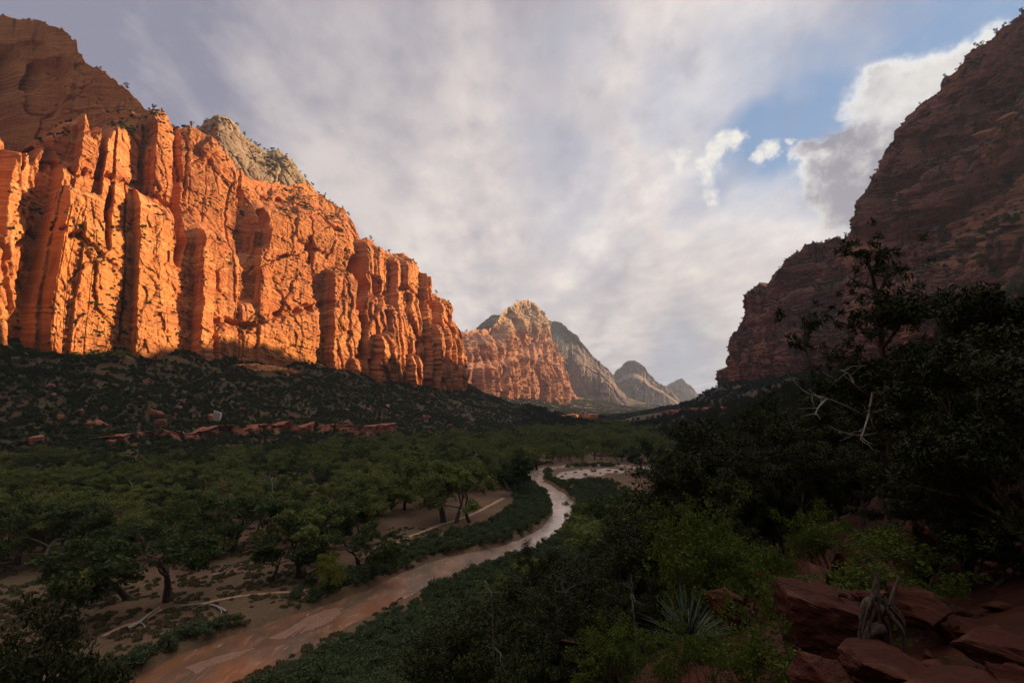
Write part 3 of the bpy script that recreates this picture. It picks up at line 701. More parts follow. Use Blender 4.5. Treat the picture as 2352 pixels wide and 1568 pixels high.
def tubes(paths, sides=6):
    Vs = []; Fs = []; off = 0
    a = np.arange(sides) * 2 * math.pi / sides
    for pts, rad in paths:
        n = len(pts); T = np.gradient(pts, axis=0); T /= np.linalg.norm(T, axis=1)[:, None] + 1e-9
        ref = np.array([.31, .17, .93]) if abs(T[0, 2]) < .9 else np.array([1., .1, 0])
        B1 = np.cross(T, ref); B1 /= np.linalg.norm(B1, axis=1)[:, None] + 1e-9; B2 = np.cross(T, B1)
        ring = pts[:, None] + rad[:, None, None] * (np.cos(a)[None, :, None] * B1[:, None] + np.sin(a)[None, :, None] * B2[:, None])
        Vs.append(ring.reshape(-1, 3)); Fs.append(grid_faces(n, sides, True) + off); off += n * sides
    return np.concatenate(Vs), np.concatenate(Fs)

def leaves(rng, centers, n, rad, size, flat=.75, elong=1.0, updir=0.0):
    C = np.asarray(centers); m_ = C[rng.randint(len(C), size=n)]
    u = rng.normal(size=(n, 3)); u /= np.linalg.norm(u, axis=1)[:, None]
    rr_ = rad * rng.rand(n) ** .45
    pos = m_ + u * rr_[:, None] * np.array([1, 1, flat])
    a = rng.normal(size=(n, 3)); a[:, 2] += updir; a /= np.linalg.norm(a, axis=1)[:, None]
    b_ = np.cross(a, rng.normal(size=(n, 3))); b_ /= np.linalg.norm(b_, axis=1)[:, None]
    s = size * (.6 + .8 * rng.rand(n))[:, None]
    a = a * s * elong; b_ = b_ * s * .55
    V = np.stack([pos - a, pos + b_, pos + a, pos - b_], 1).reshape(-1, 3)
    return V, np.arange(n * 4).reshape(-1, 4)

RAD = {}
def plant(name, seed, spec, matw, matl, height):
    rng = np.random.RandomState(seed); paths, tips = [], []
    for s in range(spec.get('stems', 1)):
        lean = spec.get('lean', .12)
        d = unit(np.array([rng.normal() * lean, rng.normal() * lean, 1.0]))
        grow(rng, np.array([rng.normal() * .12 * spec.get('stems', 1), rng.normal() * .12 * spec.get('stems', 1), -.15]), d, spec['L'], spec['r'], spec['depth'], spec, paths, tips)
    tips = np.array(tips)
    zmax = tips[:, 2].max(); k = height / (zmax + spec['crad'] * .6)
    paths = [(p * k, r_ * k) for p, r_ in paths]; tips = tips * k
    tips = tips[tips[:, 2] > height * spec.get('low', .2)]
    if spec.get('fill'):
        e = rng.normal(size=(spec['fill'], 3)); e /= np.linalg.norm(e, axis=1)[:, None]
        cc = np.array([tips[:, 0].mean(), tips[:, 1].mean(), height * spec.get('fz', .62)])
        sx_ = np.array([np.percentile(np.abs(tips[:, 0] - cc[0]), 80), np.percentile(np.abs(tips[:, 1] - cc[1]), 80), height * (1 - spec.get('fz', .62)) * .85])
        tips = np.concatenate([tips, cc + e * sx_ * (.55 + .45 * rng.rand(len(e)))[:, None]])
    # keep only some clusters so that gaps stay open
    keep = rng.rand(len(tips)) < spec.get('keep', 1.0); keep[:3] = True; tips = tips[keep]
    mv, mf = tubes(paths, spec.get('sides', 6))
    lv, lf = leaves(rng, tips, spec['n'], spec['crad'] * k if spec.get('ck') else spec['crad'], spec['size'], spec.get('flatc', .75), spec.get('elong', 1.0), spec.get('updir', 0))
    lv = lv[:, :]; 
    RAD[name + '_crown'] = float(np.percentile(np.hypot(lv[:, 0], lv[:, 1]), 96)) / height
    mt = mesh_np(name + '_trunk', mv, mf, matw, True); ml = mesh_np(name + '_crown', lv, lf, matl)
    comb = mesh_np(name + '_whole', np.concatenate([mv, lv]), np.concatenate([mf, lf + len(mv)]), [matw, matl], False, np.concatenate([np.zeros(len(mf)), np.ones(len(lf))]))
    return mt, ml, comb, height

COTTON = dict(wig=.17, up=.04, taper=.35, kids=[4, 4, 3], spread=.85, len=.62, L=5.5, r=.38, depth=3, first=2, lean=.22, n=4200, crad=1.25, size=.27, low=.28, keep=.75, flat=.8, flatc=.6, kr=.66)
JUN = dict(wig=.16, up=.10, taper=.35, kids=[5, 4, 3], spread=.7, len=.6, L=2.6, r=.16, depth=3, first=1, stems=2, lean=.25, n=26000, crad=.34, size=.035, low=.06, keep=.85, elong=1.6, updir=.8)
cott = [plant('cottonwood', 100 + i, dict(COTTON, stems=1 + (i % 3 == 1), lean=.15 + .12 * (i % 2)), M['bark'], M['cotton'], 13.5) for i in range(6)]
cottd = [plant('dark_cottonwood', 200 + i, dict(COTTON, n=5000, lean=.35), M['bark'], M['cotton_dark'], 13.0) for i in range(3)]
yel = plant('yellow_tree', 300, dict(COTTON, L=3, r=.2, n=4500, size=.17, crad=.9, stems=2), M['bark'], M['yellow_tree'], 8)
jun_far = [plant('juniper_far', 400 + i, dict(JUN, n=15000, crad=.62, size=.06, keep=.7, stems=2 + i % 2, L=3.4), M['bark'], M['juniper'], 8.0) for i in range(4)]
jun_near = [plant('juniper_near', 500 + i, dict(JUN, n=30000, keep=.8 - .1 * i, crad=.30), M['bark'], M['juniper'], 5.0) for i in range(4)]
will = [plant('willow', 600 + i, dict(wig=.2, up=.1, taper=.4, kids=[4, 3], spread=.5, len=.7, L=1.5, r=.04, depth=2, stems=5, lean=.6, n=1500, crad=.55, size=.13, low=.02, elong=1.5, updir=.6, sides=4), M['bark'], M['willow'], 2.8) for i in range(4)]
scr = [plant('scrub', 700 + i, dict(wig=.2, up=.1, taper=.4, kids=[3, 3], spread=.7, len=.6, L=1.3, r=.05, depth=2, stems=3, lean=.5, n=420, crad=.7, size=.24, low=.02, sides=3), M['bark'], M['scrub'], 2.6) for i in range(4)]
pin = [plant('pine', 800 + i, dict(wig=.06, up=.25, taper=.3, kids=[12, 2], spread=1.2, len=.32, L=8, r=.2, depth=2, lean=.05, n=1100, crad=.75, size=.24, low=.2, flat=.6, flatc=.5, sides=4), M['bark'], M['pine'], 9) for i in range(3)]
brt = [plant('leafy_shrub', 900 + i, dict(wig=.18, up=.08, taper=.35, kids=[6, 4, 3], spread=.6, len=.6, L=2.0, r=.05, depth=3, stems=4, lean=.35, n=7000, crad=.24, size=.048, low=.12, keep=.5, sides=5), M['bark'], M['bright'], 4.0) for i in range(3)]

def place(kind, proto, x, y, h, label, cat, group=None, rz=None, z=None, sxy=1.0, parts=('trunk', 'crown'), tint=None):
    mt, ml, comb, H0 = proto
    s = h / H0
    if z is None: z = float(H(x, y)) - .1
    o = bpy.data.objects.new(kind, None); COL.objects.link(o)
    o.empty_display_size = .5
    o.location = (x, y, z); o.scale = (s * sxy, s * sxy, s); o.rotation_euler = (0, 0, rz if rz is not None else random.random() * 6.283)
    tag(o, label, cat, group)
    for nm, me in zip(parts, (mt, ml)):
        c_ = bpy.data.objects.new(nm, me); COL.objects.link(c_); c_.parent = o
    return o
def place_top(kind, proto, px, pyt, Y, label, cat, group=None, **k):
    p = at(px, pyt, Y); z = float(H(p[0], p[1])) - .1
    wr = RAD.get(proto[1].name.split('.')[0], .4) * (k.get('sxy') or 1)
    for q in range(24):
        if not k.get('sxy') or k.get('free') or not blocks(p[0], p[1], z, p[2] - z, (p[2] - z) * wr): break
        px += 7; pyt += 8; p = at(px, pyt, Y); z = float(H(p[0], p[1])) - .1
    k.pop('free', None)
    return place(kind, proto, p[0], p[1], max(1.0, p[2] - z), label, cat, group, z=z, **k)
def hfrom(px, pyb, pyt):
    g_ = hit(px, pyb); d = ray(px, pyt); P = CAM + d * (g_[1] / d[1]); return g_, P[2] - float(H(g_[0], g_[1]))

# stuff made of many plants: points carrying a geometry-node instancer
def scatter(name, P, scl, protos, label, cat, seed=1, tilt=0.15):
    rng = np.random.RandomState(seed); n = len(P)
    me = bpy.data.meshes.new(name); me.vertices.add(n); me.vertices.foreach_set('co', np.asarray(P, np.float32).ravel())
    a = me.attributes.new('scl', 'FLOAT', 'POINT'); a.data.foreach_set('value', np.asarray(scl, np.float32))
    a = me.attributes.new('rot', 'FLOAT_VECTOR', 'POINT'); a.data.foreach_set('vector', np.stack([rng.normal(size=n) * tilt, rng.normal(size=n) * tilt, rng.rand(n) * 6.283], 1).astype(np.float32).ravel())
    a = me.attributes.new('var', 'INT', 'POINT'); a.data.foreach_set('value', rng.randint(len(protos), size=n).astype(np.int32))
    o = obj(name, me); tag(o, label, cat, kind='stuff')
    ng = bpy.data.node_groups.new(name, 'GeometryNodeTree')
    ng.interface.new_socket('Geometry', in_out='INPUT', socket_type='NodeSocketGeometry'); ng.interface.new_socket('Geometry', in_out='OUTPUT', socket_type='NodeSocketGeometry')
    N = ng.nodes; L_ = ng.links; gi = N.new('NodeGroupInput'); go = N.new('NodeGroupOutput'); jn = N.new('GeometryNodeJoinGeometry')
    def attr(nm, ty):
        q = N.new('GeometryNodeInputNamedAttribute'); q.data_type = ty; q.inputs[0].default_value = nm; return q.outputs[0]
    for i, pr in enumerate(protos):
        po = bpy.data.objects.new(pr[2].name, pr[2])
        oi = N.new('GeometryNodeObjectInfo'); oi.inputs[0].default_value = po
        ip = N.new('GeometryNodeInstanceOnPoints'); cmp_ = N.new('FunctionNodeCompare'); cmp_.data_type = 'INT'; cmp_.operation = 'EQUAL'
        L_.new(attr('var', 'INT'), cmp_.inputs[2]); cmp_.inputs[3].default_value = i
        L_.new(gi.outputs[0], ip.inputs['Points']); L_.new(cmp_.outputs[0], ip.inputs['Selection']); L_.new(oi.outputs['Geometry'], ip.inputs['Instance'])
        er = N.new('FunctionNodeEulerToRotation'); L_.new(attr('rot', 'FLOAT_VECTOR'), er.inputs[0]); L_.new(er.outputs[0], ip.inputs['Rotation'])
        L_.new(attr('scl', 'FLOAT'), ip.inputs['Scale']); L_.new(ip.outputs[0], jn.inputs[0])
    L_.new(jn.outputs[0], go.inputs[0])
    md = o.modifiers.new('plants', 'NODES'); md.node_group = ng
    return o

# ------------------------------------------------------------------ valley cottonwoods
near = [  # base px, base py, top py, kind, label
 (300, 1376, 1190, 'd', 'dark cottonwood on a leaning black trunk in the near meadow'),
 (378, 1386, 1175, 'd', 'upright dark cottonwood just right of the leaning one in the near meadow'),
 (232, 1318, 1165, 'd', 'dark cottonwood left of and behind the leaning meadow tree'),
 (110, 1325, 1160, 'd', 'dark cottonwood at the left edge of the near meadow'),
 (40, 1300, 1130, 'd', 'black cottonwood crown touching the left picture edge'),
 (620, 1338, 1178, 'd', 'wide dark round cottonwood beside the grey fallen branch'),
 (684, 1326, 1165, 'c', 'cottonwood with pale bare upper branches in the meadow'),
 (540, 1268, 1120, 'd', 'leaning cottonwood at the far side of the meadow clearing'),
 (520, 1252, 1188, 'd', 'small dark round tree by the meadow clearing'),
 (455, 1262, 1110, 'c', 'cottonwood behind the meadow left of the leaning one'),
 (735, 1262, 1110, 'c', 'slim trunked cottonwood behind the wide dark one'),
 (770, 1348, 1252, 'y', 'small yellow green tree by the trail near the river'),
 (826, 1306, 1170, 'd', 'dark wide cottonwood behind the yellow green tree'),
 (858, 1296, 1215, 'd', 'small dark tree at the trail end by the bank'),
 (1045, 1202, 1050, 'c', 'cottonwood with twin trunks beside the trail'),
 (1078, 1200, 1062, 'c', 'straight cottonwood at the trail beside the twin trunks'),
 (1018, 1200, 1075, 'c', 'leaning cottonwood left of the twin trunks by the trail'),
 (930, 1172, 1040, 'c', 'tall cottonwood at the back of the open trail meadow'),
 (975, 1165, 1060, 'c', 'cottonwood at the back right of the open trail meadow'),
 (870, 1185, 1065, 'c', 'cottonwood at the back left of the open trail meadow'),
 (1198, 1135, 1026, 'd', 'large dark cottonwood overhanging the river bend'),
 (1170, 1128, 1040, 'd', 'dark cottonwood just left of the one over the river bend'),
 (1232, 1082, 1018, 'c', 'yellowish cottonwood upstream of the river bend'),
 (1464, 1092, 1000, 'd', 'lone cottonwood with a dark forked trunk by the gravel bar'),
 (935, 1262, 1222, 'b', 'round dark bush standing alone on the bank by the trail'),
]
rng = np.random.RandomState(5)
taken = []
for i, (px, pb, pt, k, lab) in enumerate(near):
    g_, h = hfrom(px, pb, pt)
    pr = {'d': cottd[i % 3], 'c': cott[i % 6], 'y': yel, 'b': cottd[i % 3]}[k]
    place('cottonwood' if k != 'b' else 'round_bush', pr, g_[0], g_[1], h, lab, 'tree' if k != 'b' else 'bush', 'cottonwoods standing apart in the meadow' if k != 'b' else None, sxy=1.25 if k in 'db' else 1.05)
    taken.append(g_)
def in_poly(px, py, poly):
    c_ = np.zeros(np.shape(px), bool); n = len(poly)
    for i in range(n):
        ax, ay = poly[i]; bx, by = poly[(i + 1) % n]
        c_ ^= ((ay > py) != (by > py)) & (px < (bx - ax) * (py - ay) / ((by - ay) if by != ay else 1e-9) + ax)
    return c_
CLEAR = [[(845, 1300), (860, 1200), (900, 1172), (1010, 1168), (1120, 1135), (1250, 1120), (1330, 1150), (1250, 1240), (1060, 1290)],
         [(-200, 1296), (150, 1300), (300, 1320), (560, 1280), (700, 1290), (860, 1290), (860, 1700), (-300, 1700)],
         [(470, 1262), (500, 1235), (600, 1225), (610, 1262), (560, 1290)],
         [(1215, 1110), (1240, 1062), (1480, 1060), (1600, 1085), (1640, 1180), (1320, 1180)]]
OPEN = [list(zip(*[list(v) for v in ([p[0] for p in LBK[1:19] + RBK[::-1][5:-1]], [p[1] for p in LBK[1:19] + RBK[::-1][5:-1]])])), [(1270, 1094), (1290, 1080), (1440, 1076), (1430, 1092), (1300, 1106)]]
def blocks(x, y, z, h, w_):
    a, b_ = proj(np.array([[x + dx * w_, y, z + h * f] for f in (.35, .5, .65, .8, .9, 1.0) for dx in (-1, -.66, -.33, 0, .33, .66, 1)]))
    return any(in_poly(a, b_, pl).any() for pl in OPEN)
cand = []
while len(cand) < 26000:
    Y = 95 + (1330 - 95) * rng.rand(6000) ** .8; X = -Y * 1.12 + rng.rand(6000) * Y * 1.6
    cand.extend(zip(X, Y))
C = np.array(cand); z = H(C[:, 0], C[:, 1]); px, py = proj(np.stack([C[:, 0], C[:, 1], z], 1))
ok = (np.abs(z) < 5.0) & (river_sd(C[:, 0], C[:, 1]) > 5) & (px > -60) & (px < 1640)
for pl in CLEAR: ok &= ~in_poly(px, py, pl)
ok &= fbm(C[:, 0] / 38, C[:, 1] / 60, 0 * z + 2, 3) < .34
C = C[ok]; z = z[ok]; px = px[ok]; py = py[ok]
order = rng.permutation(len(C)); grid = {}; pick = []
for i in order:
    x, y = C[i]; r_ = 6.2 + 2.6 * rng.rand(); a, b_ = int(x // 9), int(y // 9); good = True
    for da in (-1, 0, 1):
        for db in (-1, 0, 1):
            for j in grid.get((a + da, b_ + db), ()):
                if (C[j, 0] - x) ** 2 + (C[j, 1] - y) ** 2 < r_ * r_: good = False; break
            if not good: break
        if not good: break
    if good and (not taken or min((t_[0] - x) ** 2 + (t_[1] - y) ** 2 for t_ in taken) > 36):
        grid.setdefault((a, b_), []).append(i); pick.append(i)
pick = sorted(pick, key=lambda i: C[i, 1])
hts = {i: 8.5 + 8 * rng.rand() ** 1.2 for i in pick}
pick = [i for i in pick if not (px[i] > 500 and C[i, 1] < 450 and blocks(C[i, 0], C[i, 1], z[i], hts[i], 4.5))]
NIND = 270
def zone(px, py):
    side = 'far left' if px < 260 else 'left' if px < 560 else 'centre left' if px < 860 else 'trail side' if px < 1100 else 'river bend' if px < 1330 else 'right bank'
    row = 'front' if py > 1200 else 'middle' if py > 1120 else 'back'
    return f'green cottonwood in the {row} rows of the valley grove, {side} part', f'valley cottonwoods, {row} {side}'
for k, i in enumerate(pick[:NIND]):
    lab, grp = zone(px[i], py[i])
    pr = cott[rng.randint(6)] if rng.rand() > .22 else cottd[rng.randint(3)]
    place('cottonwood', pr, C[i, 0], C[i, 1], hts[i], lab, 'tree', grp, z=z[i] - .1, sxy=.75 + .6 * rng.rand())
rest = pick[NIND:]
scatter('forest', np.stack([C[rest, 0], C[rest, 1], z[rest] - .1], 1), [hts[i] / 13.5 for i in rest], cott + cottd[:2], 'distant cottonwood forest covering the valley floor', 'forest', 3, .04)
print('cottonwoods', len(pick))

# ------------------------------------------------------------------ willows along the banks
cw = []
for side, Lc, dirn, wmax in (('left', LS, -1, 16), ('right', RS, 1, 34)):
    T = np.gradient(Lc, axis=0); T /= np.linalg.norm(T, axis=1)[:, None]; Nn = np.stack([T[:, 1], -T[:, 0]], -1) * dirn
    for q in range(8000):
        i = rng.randint(NR); f = rng.rand(); wm = wmax
        p = Lc[i] + Nn[i] * (2.2 + wm * f ** 1.2)
        cw.append((p[0], p[1], side))
Xw = np.array([(a, b_) for a, b_, _ in cw]); zw = H(Xw[:, 0], Xw[:, 1]); sdw = river_sd(Xw[:, 0], Xw[:, 1]); pxw, pyw = proj(np.stack([Xw[:, 0], Xw[:, 1], zw], 1))
TRAIL = np.array([hit(*p) for p in [(1158, 1143), (1120, 1165), (1080, 1185), (1020, 1203), (960, 1225), (905, 1250), (850, 1285), (815, 1310), (760, 1335), (720, 1352), (660, 1364), (580, 1368), (520, 1376), (460, 1390), (375, 1402), (280, 1445), (235, 1462)]])
TRAIL = smooth_line(TRAIL, 140)
MEADOW = [[(-100, 1380), (200, 1370), (470, 1392), (700, 1372), (720, 1392), (500, 1440), (400, 1470), (200, 1560), (-100, 1700)], [(870, 1175), (1130, 1140), (1150, 1160), (1040, 1210), (900, 1262), (840, 1290)],
          [(1260, 1074), (1460, 1070), (1460, 1094), (1300, 1108), (1262, 1100)]]
wk = []; used = {}; hw_ = {}
for i in range(len(cw)):
    hw_[i] = 1
    if cw[i][2] == 'right' and blocks(Xw[i, 0], Xw[i, 1], zw[i], 3.0, 2.4 * RAD['willow_crown']):
        hw_[i] = .45
        if blocks(Xw[i, 0], Xw[i, 1], zw[i], 1.2, 1.0 * RAD['willow_crown']): continue
    if sdw[i] < 1.2 or zw[i] > 12 or not (-80 < pxw[i] < 1640) or pyw[i] > 1640 or Xw[i, 1] > 420: continue
    if cw[i][2] == 'left' and sdw[i] > (6 if pyw[i] > 1350 else 12 if pyw[i] > 1240 else 18): continue
    if ((TRAIL - Xw[i]) ** 2).sum(1).min() < 4: continue
    if any(in_poly(pxw[i], pyw[i], m_) for m_ in MEADOW): continue
    r_ = (1.4 + .004 * Xw[i, 1]) * (.7 if hw_[i] < 1 else 1); a, b_ = int(Xw[i, 0] // 4), int(Xw[i, 1] // 4); good = True
    for da in (-1, 0, 1):
        for db in (-1, 0, 1):
            for j in used.get((a + da, b_ + db), ()):
                if ((Xw[j] - Xw[i]) ** 2).sum() < r_ * r_: good = False
    if good: used.setdefault((a, b_), []).append(i); wk.append(i)
wk.sort(key=lambda i: Xw[i, 1])
for i in wk[:295]:
    s_ = cw[i][2]; near_ = 'near' if Xw[i, 1] < 130 else 'middle' if Xw[i, 1] < 200 else 'upstream'
    place('willow_bush', will[rng.randint(4)], Xw[i, 0], Xw[i, 1], (2.0 + 1.6 * rng.rand()) * (1.0 if s_ == 'right' else .85) * hw_[i], f'blue green willow bush crowding the {s_} river bank, {near_} reach', 'bush', f'willow bushes on the {s_} bank, {near_} reach', z=zw[i] - .15, sxy=1.25, parts=('stems', 'foliage'))
rest = wk[295:]
if rest: scatter('shrubbery', np.stack([Xw[rest, 0], Xw[rest, 1], zw[rest] - .15], 1), .8 + .5 * rng.rand(len(rest)), will, 'low green thicket of willows along the farther river banks', 'undergrowth', 5)
print('willows', len(wk))

# ------------------------------------------------------------------ scrub on the slopes
def wallY(px):
    a = np.interp(px, [p[0] for p in LB_Y], [p[1] for p in LB_Y]); a = np.where(px > 1060, 9999, a)
    r_ = np.interp(px, [p[0] for p in RB_Y], [p[1] for p in RB_Y]); r_ = np.where(px < 1662, 9999, r_)
    d_ = np.where((px > 1030) & (px < 1580), np.interp(px, [p[0] for p in DB_Y], [p[1] for p in DB_Y]), 9999)
    return np.minimum(np.minimum(a, r_), d_)
def slope_pts(n, y0, y1, pw, xr, seed):
    r_ = np.random.RandomState(seed); Y = y0 + (y1 - y0) * r_.rand(n) ** pw; X = Y * (xr[0] + (xr[1] - xr[0]) * r_.rand(n))
    z = H(X, Y); P = np.stack([X, Y, z], 1); px, py = proj(P)
    k = (z > 1.5) & (Y < wallY(px) - 3)
    n_ = fbm(X / 45, Y / 45, 0 * X + 9, 4)
    k &= (n_ + .35 * r_.rand(n) > -.28)
    return P[k], px[k], py[k]
P, px, py = slope_pts(190000, 150, 1650, .75, (-1.08, .14), 21)
h = .5 + 1.15 * rng.rand(len(P)) ** 2.2
key = np.argsort(-(h / P[:, 1])); ind = key[:200]; rst = key[200:]
for i in ind:
    row = 'lower' if py[i] > 990 else 'upper'
    sd_ = 'far left' if px[i] < 300 else 'left' if px[i] < 600 else 'middle'
    place('scrub_bush', scr[i % 4], P[i, 0], P[i, 1], h[i] * 2.6, f'dark scrub bush on the {row} shaded talus slope, {sd_}', 'bush', f'scrub bushes on the {row} left talus, {sd_}', z=P[i, 2] - .1, parts=('stems', 'foliage'))
scatter('undergrowth', P[rst] - np.array([0, 0, .1]), h[rst], scr, 'dark green scrub covering the slope under the orange wall', 'scrub', 8)
Pf, pxf, pyf = slope_pts(60000, 1500, 4300, 1.0, (-.15, .40), 22)
scatter('undergrowth', Pf, 1.1 + 1.6 * rng.rand(len(Pf)), scr, 'scrub on the sunlit far talus under the domed peak', 'scrub', 9)
Pr, pxr, pyr = slope_pts(30000, 110, 1400, .8, (.02, 1.1), 23)
k = (Pr[:, 2] > 3); Pr = Pr[k]
scatter('undergrowth', Pr, .7 + 1.1 * rng.rand(len(Pr)), scr + jun_far[:1], 'dark scrub covering the right slope below the shaded wall', 'scrub', 10)

# scrub growing on ledges of the walls
pts = []; scl = []
for (nm, Vt, nz, rim) in LEDGES[:3]:
    PX, PYY = proj(Vt)
    patch = fbm(Vt[..., 0] / 70, Vt[..., 1] / 70, Vt[..., 2] / 40, 3)
    r_ = rng.rand(*nz.shape)
    right = Vt[..., 0].mean() > 0
    k = (nz > (.45 if right else .55)) & (patch > (.0 if right else .12)) & (r_ < (.08 if right else .05 if nm != 'rock_dome' else .03)) & (PX > -80) & (PX < 2450)
    pts.append(Vt[k]); scl.append((.5 + 1.0 * rng.rand(k.sum())) * (1.5 if right else 1))
pts = np.concatenate(pts); scl = np.concatenate(scl)
scatter('scrub', pts, scl, scr, 'small green bushes rooted on ledges of the canyon walls', 'scrub', 12)
print('ledge scrub', len(pts))
# pines on the rims
def rim_pt(Vt, nr, px):
    row = Vt[nr - 1]; X_, Y_ = proj(row); j = int(np.argmin(np.abs(X_ - px))); return row[j]
rims = [(VA, nrA, [232, 290, 350, 366, 420, 436, 742, 756, 768, 786, 800, 842, 850, 858, 893, 975, 1000, 1052], 'on the rim of the sunlit orange wall'),
        (VB, nrB, [450, 456, 462, 468, 476, 545, 562, 575, 582, 588, 596, 604, 614, 622, 630, 636, 655, 690, 700, 716, 728], 'on the crest of the grey cream dome'),
        (VR, nrR, [1790, 1872, 1880, 1888, 1904, 1930, 1944, 2115, 2160, 2176, 2200, 2212, 2226, 2245, 2262, 2290, 2310, 2330, 2345], 'on the rim of the dark right wall'),
        (VD, nrD, [1047, 1058, 1066, 1072, 1185, 1250], 'on the shoulder of the distant lit peak')]
for Vt, nr_, pxs, where in rims:
    for q, px_ in enumerate(pxs):
        p = rim_pt(Vt, nr_, px_ + rng.normal() * 2); far = 1.6 if Vt is VD else 1.0
        h_ = (5 + 6 * rng.rand()) * far
        place('pine_tree', pin[q % 3], p[0], p[1] + 2, h_, f'tiny dark pine standing {where}', 'pine', f'pines {where}', z=p[2] - 1.5, sxy=1.3)

# ------------------------------------------------------------------ right hillside trees
jl = [(1345, 1165, 70, 'dark juniper nearest the outer edge of the river bend'), (1290, 1205, 62, 'dark juniper overlapping the narrow part of the river'), (1250, 1232, 75, 'small spiky juniper in front of the river'),
      (1400, 1150, 66, 'dark juniper on the slope right of the river bend'), (1200, 1272, 60, 'juniper on the bank above the lower river'), (1140, 1300, 52, 'juniper standing where the river slips behind trees'),
      (1465, 1135, 60, 'rounded juniper below the lone forked cottonwood'), (1530, 1090, 66, 'dark juniper on the mid slope below the forest edge'), (1100, 1350, 46, 'low juniper above the willow thicket'),
      (1235, 1335, 30, 'orange tinged juniper with bare twigs in the near slope'), (1160, 1395, 27, 'juniper with dead white twigs near the bottom'), (1310, 1330, 28, 'juniper with a bent dark trunk over red earth'),
      (1395, 1262, 33, 'dense juniper behind the yucca'), (1470, 1240, 26, 'juniper directly behind the yucca'), (1570, 1020, 70, 'dark tree on the slope left of the orange tinged ones'),
      (1640, 985, 50, 'tall dark juniper below the right talus'), (1700, 930, 38, 'orange tipped juniper below the red ledge'), (1765, 905, 30, 'juniper crown with orange tips under the bare branches'),
      (1840, 905, 24, 'dense juniper under the pale dead branches'), (1910, 900, 20, 'juniper crown behind the big sparse pine'), (1080, 1450, 36, 'juniper low beside the bottom willows'),
      (1250, 1420, 20, 'yellowish juniper at the bottom middle'), (1340, 1440, 17, 'dark juniper at the bottom middle right')]
for q, (px_, pt, Y, lab) in enumerate(jl):
    place_top('juniper_tree', jun_far[q % 4] if Y > 32 else jun_near[q % 4], px_, pt, Y, lab, 'juniper', 'junipers on the near right slope', sxy=1.15)
jn = [(2105, 820, 13, 'dense juniper close right of the sparse pine'), (2200, 700, 10.5, 'tall black juniper rising before the right wall'), (2310, 540, 9, 'tallest black juniper by the right edge'),
      (2170, 930, 8.5, 'juniper in deep shade behind the red rocks'), (2380, 620, 7, 'black juniper cut by the right picture edge'), (1960, 985, 13, 'juniper with orange spots below the pale branch'),
      (2040, 1010, 9.5, 'dark juniper just behind the standing red slab'), (1860, 1010, 15, 'dense juniper above the bright shrub'), (1770, 1060, 17, 'juniper above the bright leafy shrub'), (2290, 930, 6.5, 'black bush like juniper over the red rocks'), (2350, 760, 4.8, 'near black juniper filling the lower right edge'), (2190, 1060, 5.6, 'low juniper in deep shade right of the red slab'), (1700, 1150, 14, 'shaded juniper right of the bright shrub')]
for q, (px_, pt, Y, lab) in enumerate(jn):
    place_top('juniper_tree', jun_near[q % 4], px_, pt, Y, lab, 'juniper', 'junipers around the near red rocks', sxy=1.1)
for q, (x_, y_, h_, lab) in enumerate([(5.2, .2, 4.6, 'juniper added at the extreme right edge to shade the red rocks'), (1.0, -3.6, 5.2, 'unseen juniper added behind the viewpoint on its downhill side for shade'), (4.2, -3.0, 5.5, 'unseen taller juniper added uphill behind the viewpoint for shade')]):  # trees added around the viewpoint to shade the near rocks
    place('juniper_tree', jun_near[q % 3], x_, y_, h_, lab, 'juniper', 'junipers added for shade around the viewpoint', sxy=1.2)
bl = [(135, 1350, 32, 'tall dark juniper rising in the bottom left corner'), (200, 1405, 34, 'dark juniper just right of the tallest bottom left one'), (60, 1430, 28, 'dark juniper left of the tallest bottom left one'),
      (235, 1480, 34, 'dark juniper nearest the river in the bottom left'), (10, 1470, 30, 'dark juniper at the bottom left picture edge')]
for q, (px_, pt, Y, lab) in enumerate(bl):
    place_top('juniper_tree', jun_far[q % 4], px_, pt, Y, lab, 'juniper', 'junipers in the bottom left corner', sxy=.75)
# more of the hillside wood
C = []; 
for q in range(5000):
    Y = 17 + 330 * rng.rand() ** 1.3; X = Y * (-.05 + 1.15 * rng.rand()); C.append((X, Y))
C = np.array(C); z = H(C[:, 0], C[:, 1]); px, py = proj(np.stack([C[:, 0], C[:, 1], z], 1))
ht = 3 + 4.5 * rng.rand(len(C))
pxt, pyt = proj(np.stack([C[:, 0], C[:, 1], z + ht], 1))
lim = np.interp(px, [1080, 1150, 1240, 1300, 1340, 1480, 1560, 1700, 1800, 1950, 2352], [1360, 1310, 1260, 1200, 1160, 1130, 1010, 930, 900, 880, 700])
bk_ = np.array([blocks(C[i, 0], C[i, 1], z[i], ht[i] * 1.05, ht[i] * 1.2 * RAD['juniper_far_crown']) for i in range(len(C))])
ok = ~bk_ & (z > 4) & (px > 1080) & (px < 2420) & (pyt > lim) & (river_sd(C[:, 0], C[:, 1]) > 8)
idx = np.nonzero(ok)[0]; acc = []
for i in idx:
    r_ = 2.2 + .012 * C[i, 1]
    if all((C[j, 0] - C[i, 0]) ** 2 + (C[j, 1] - C[i, 1]) ** 2 > r_ * r_ for j in acc): acc.append(i)
acc.sort(key=lambda i: C[i, 1]); print('hillside', len(acc))
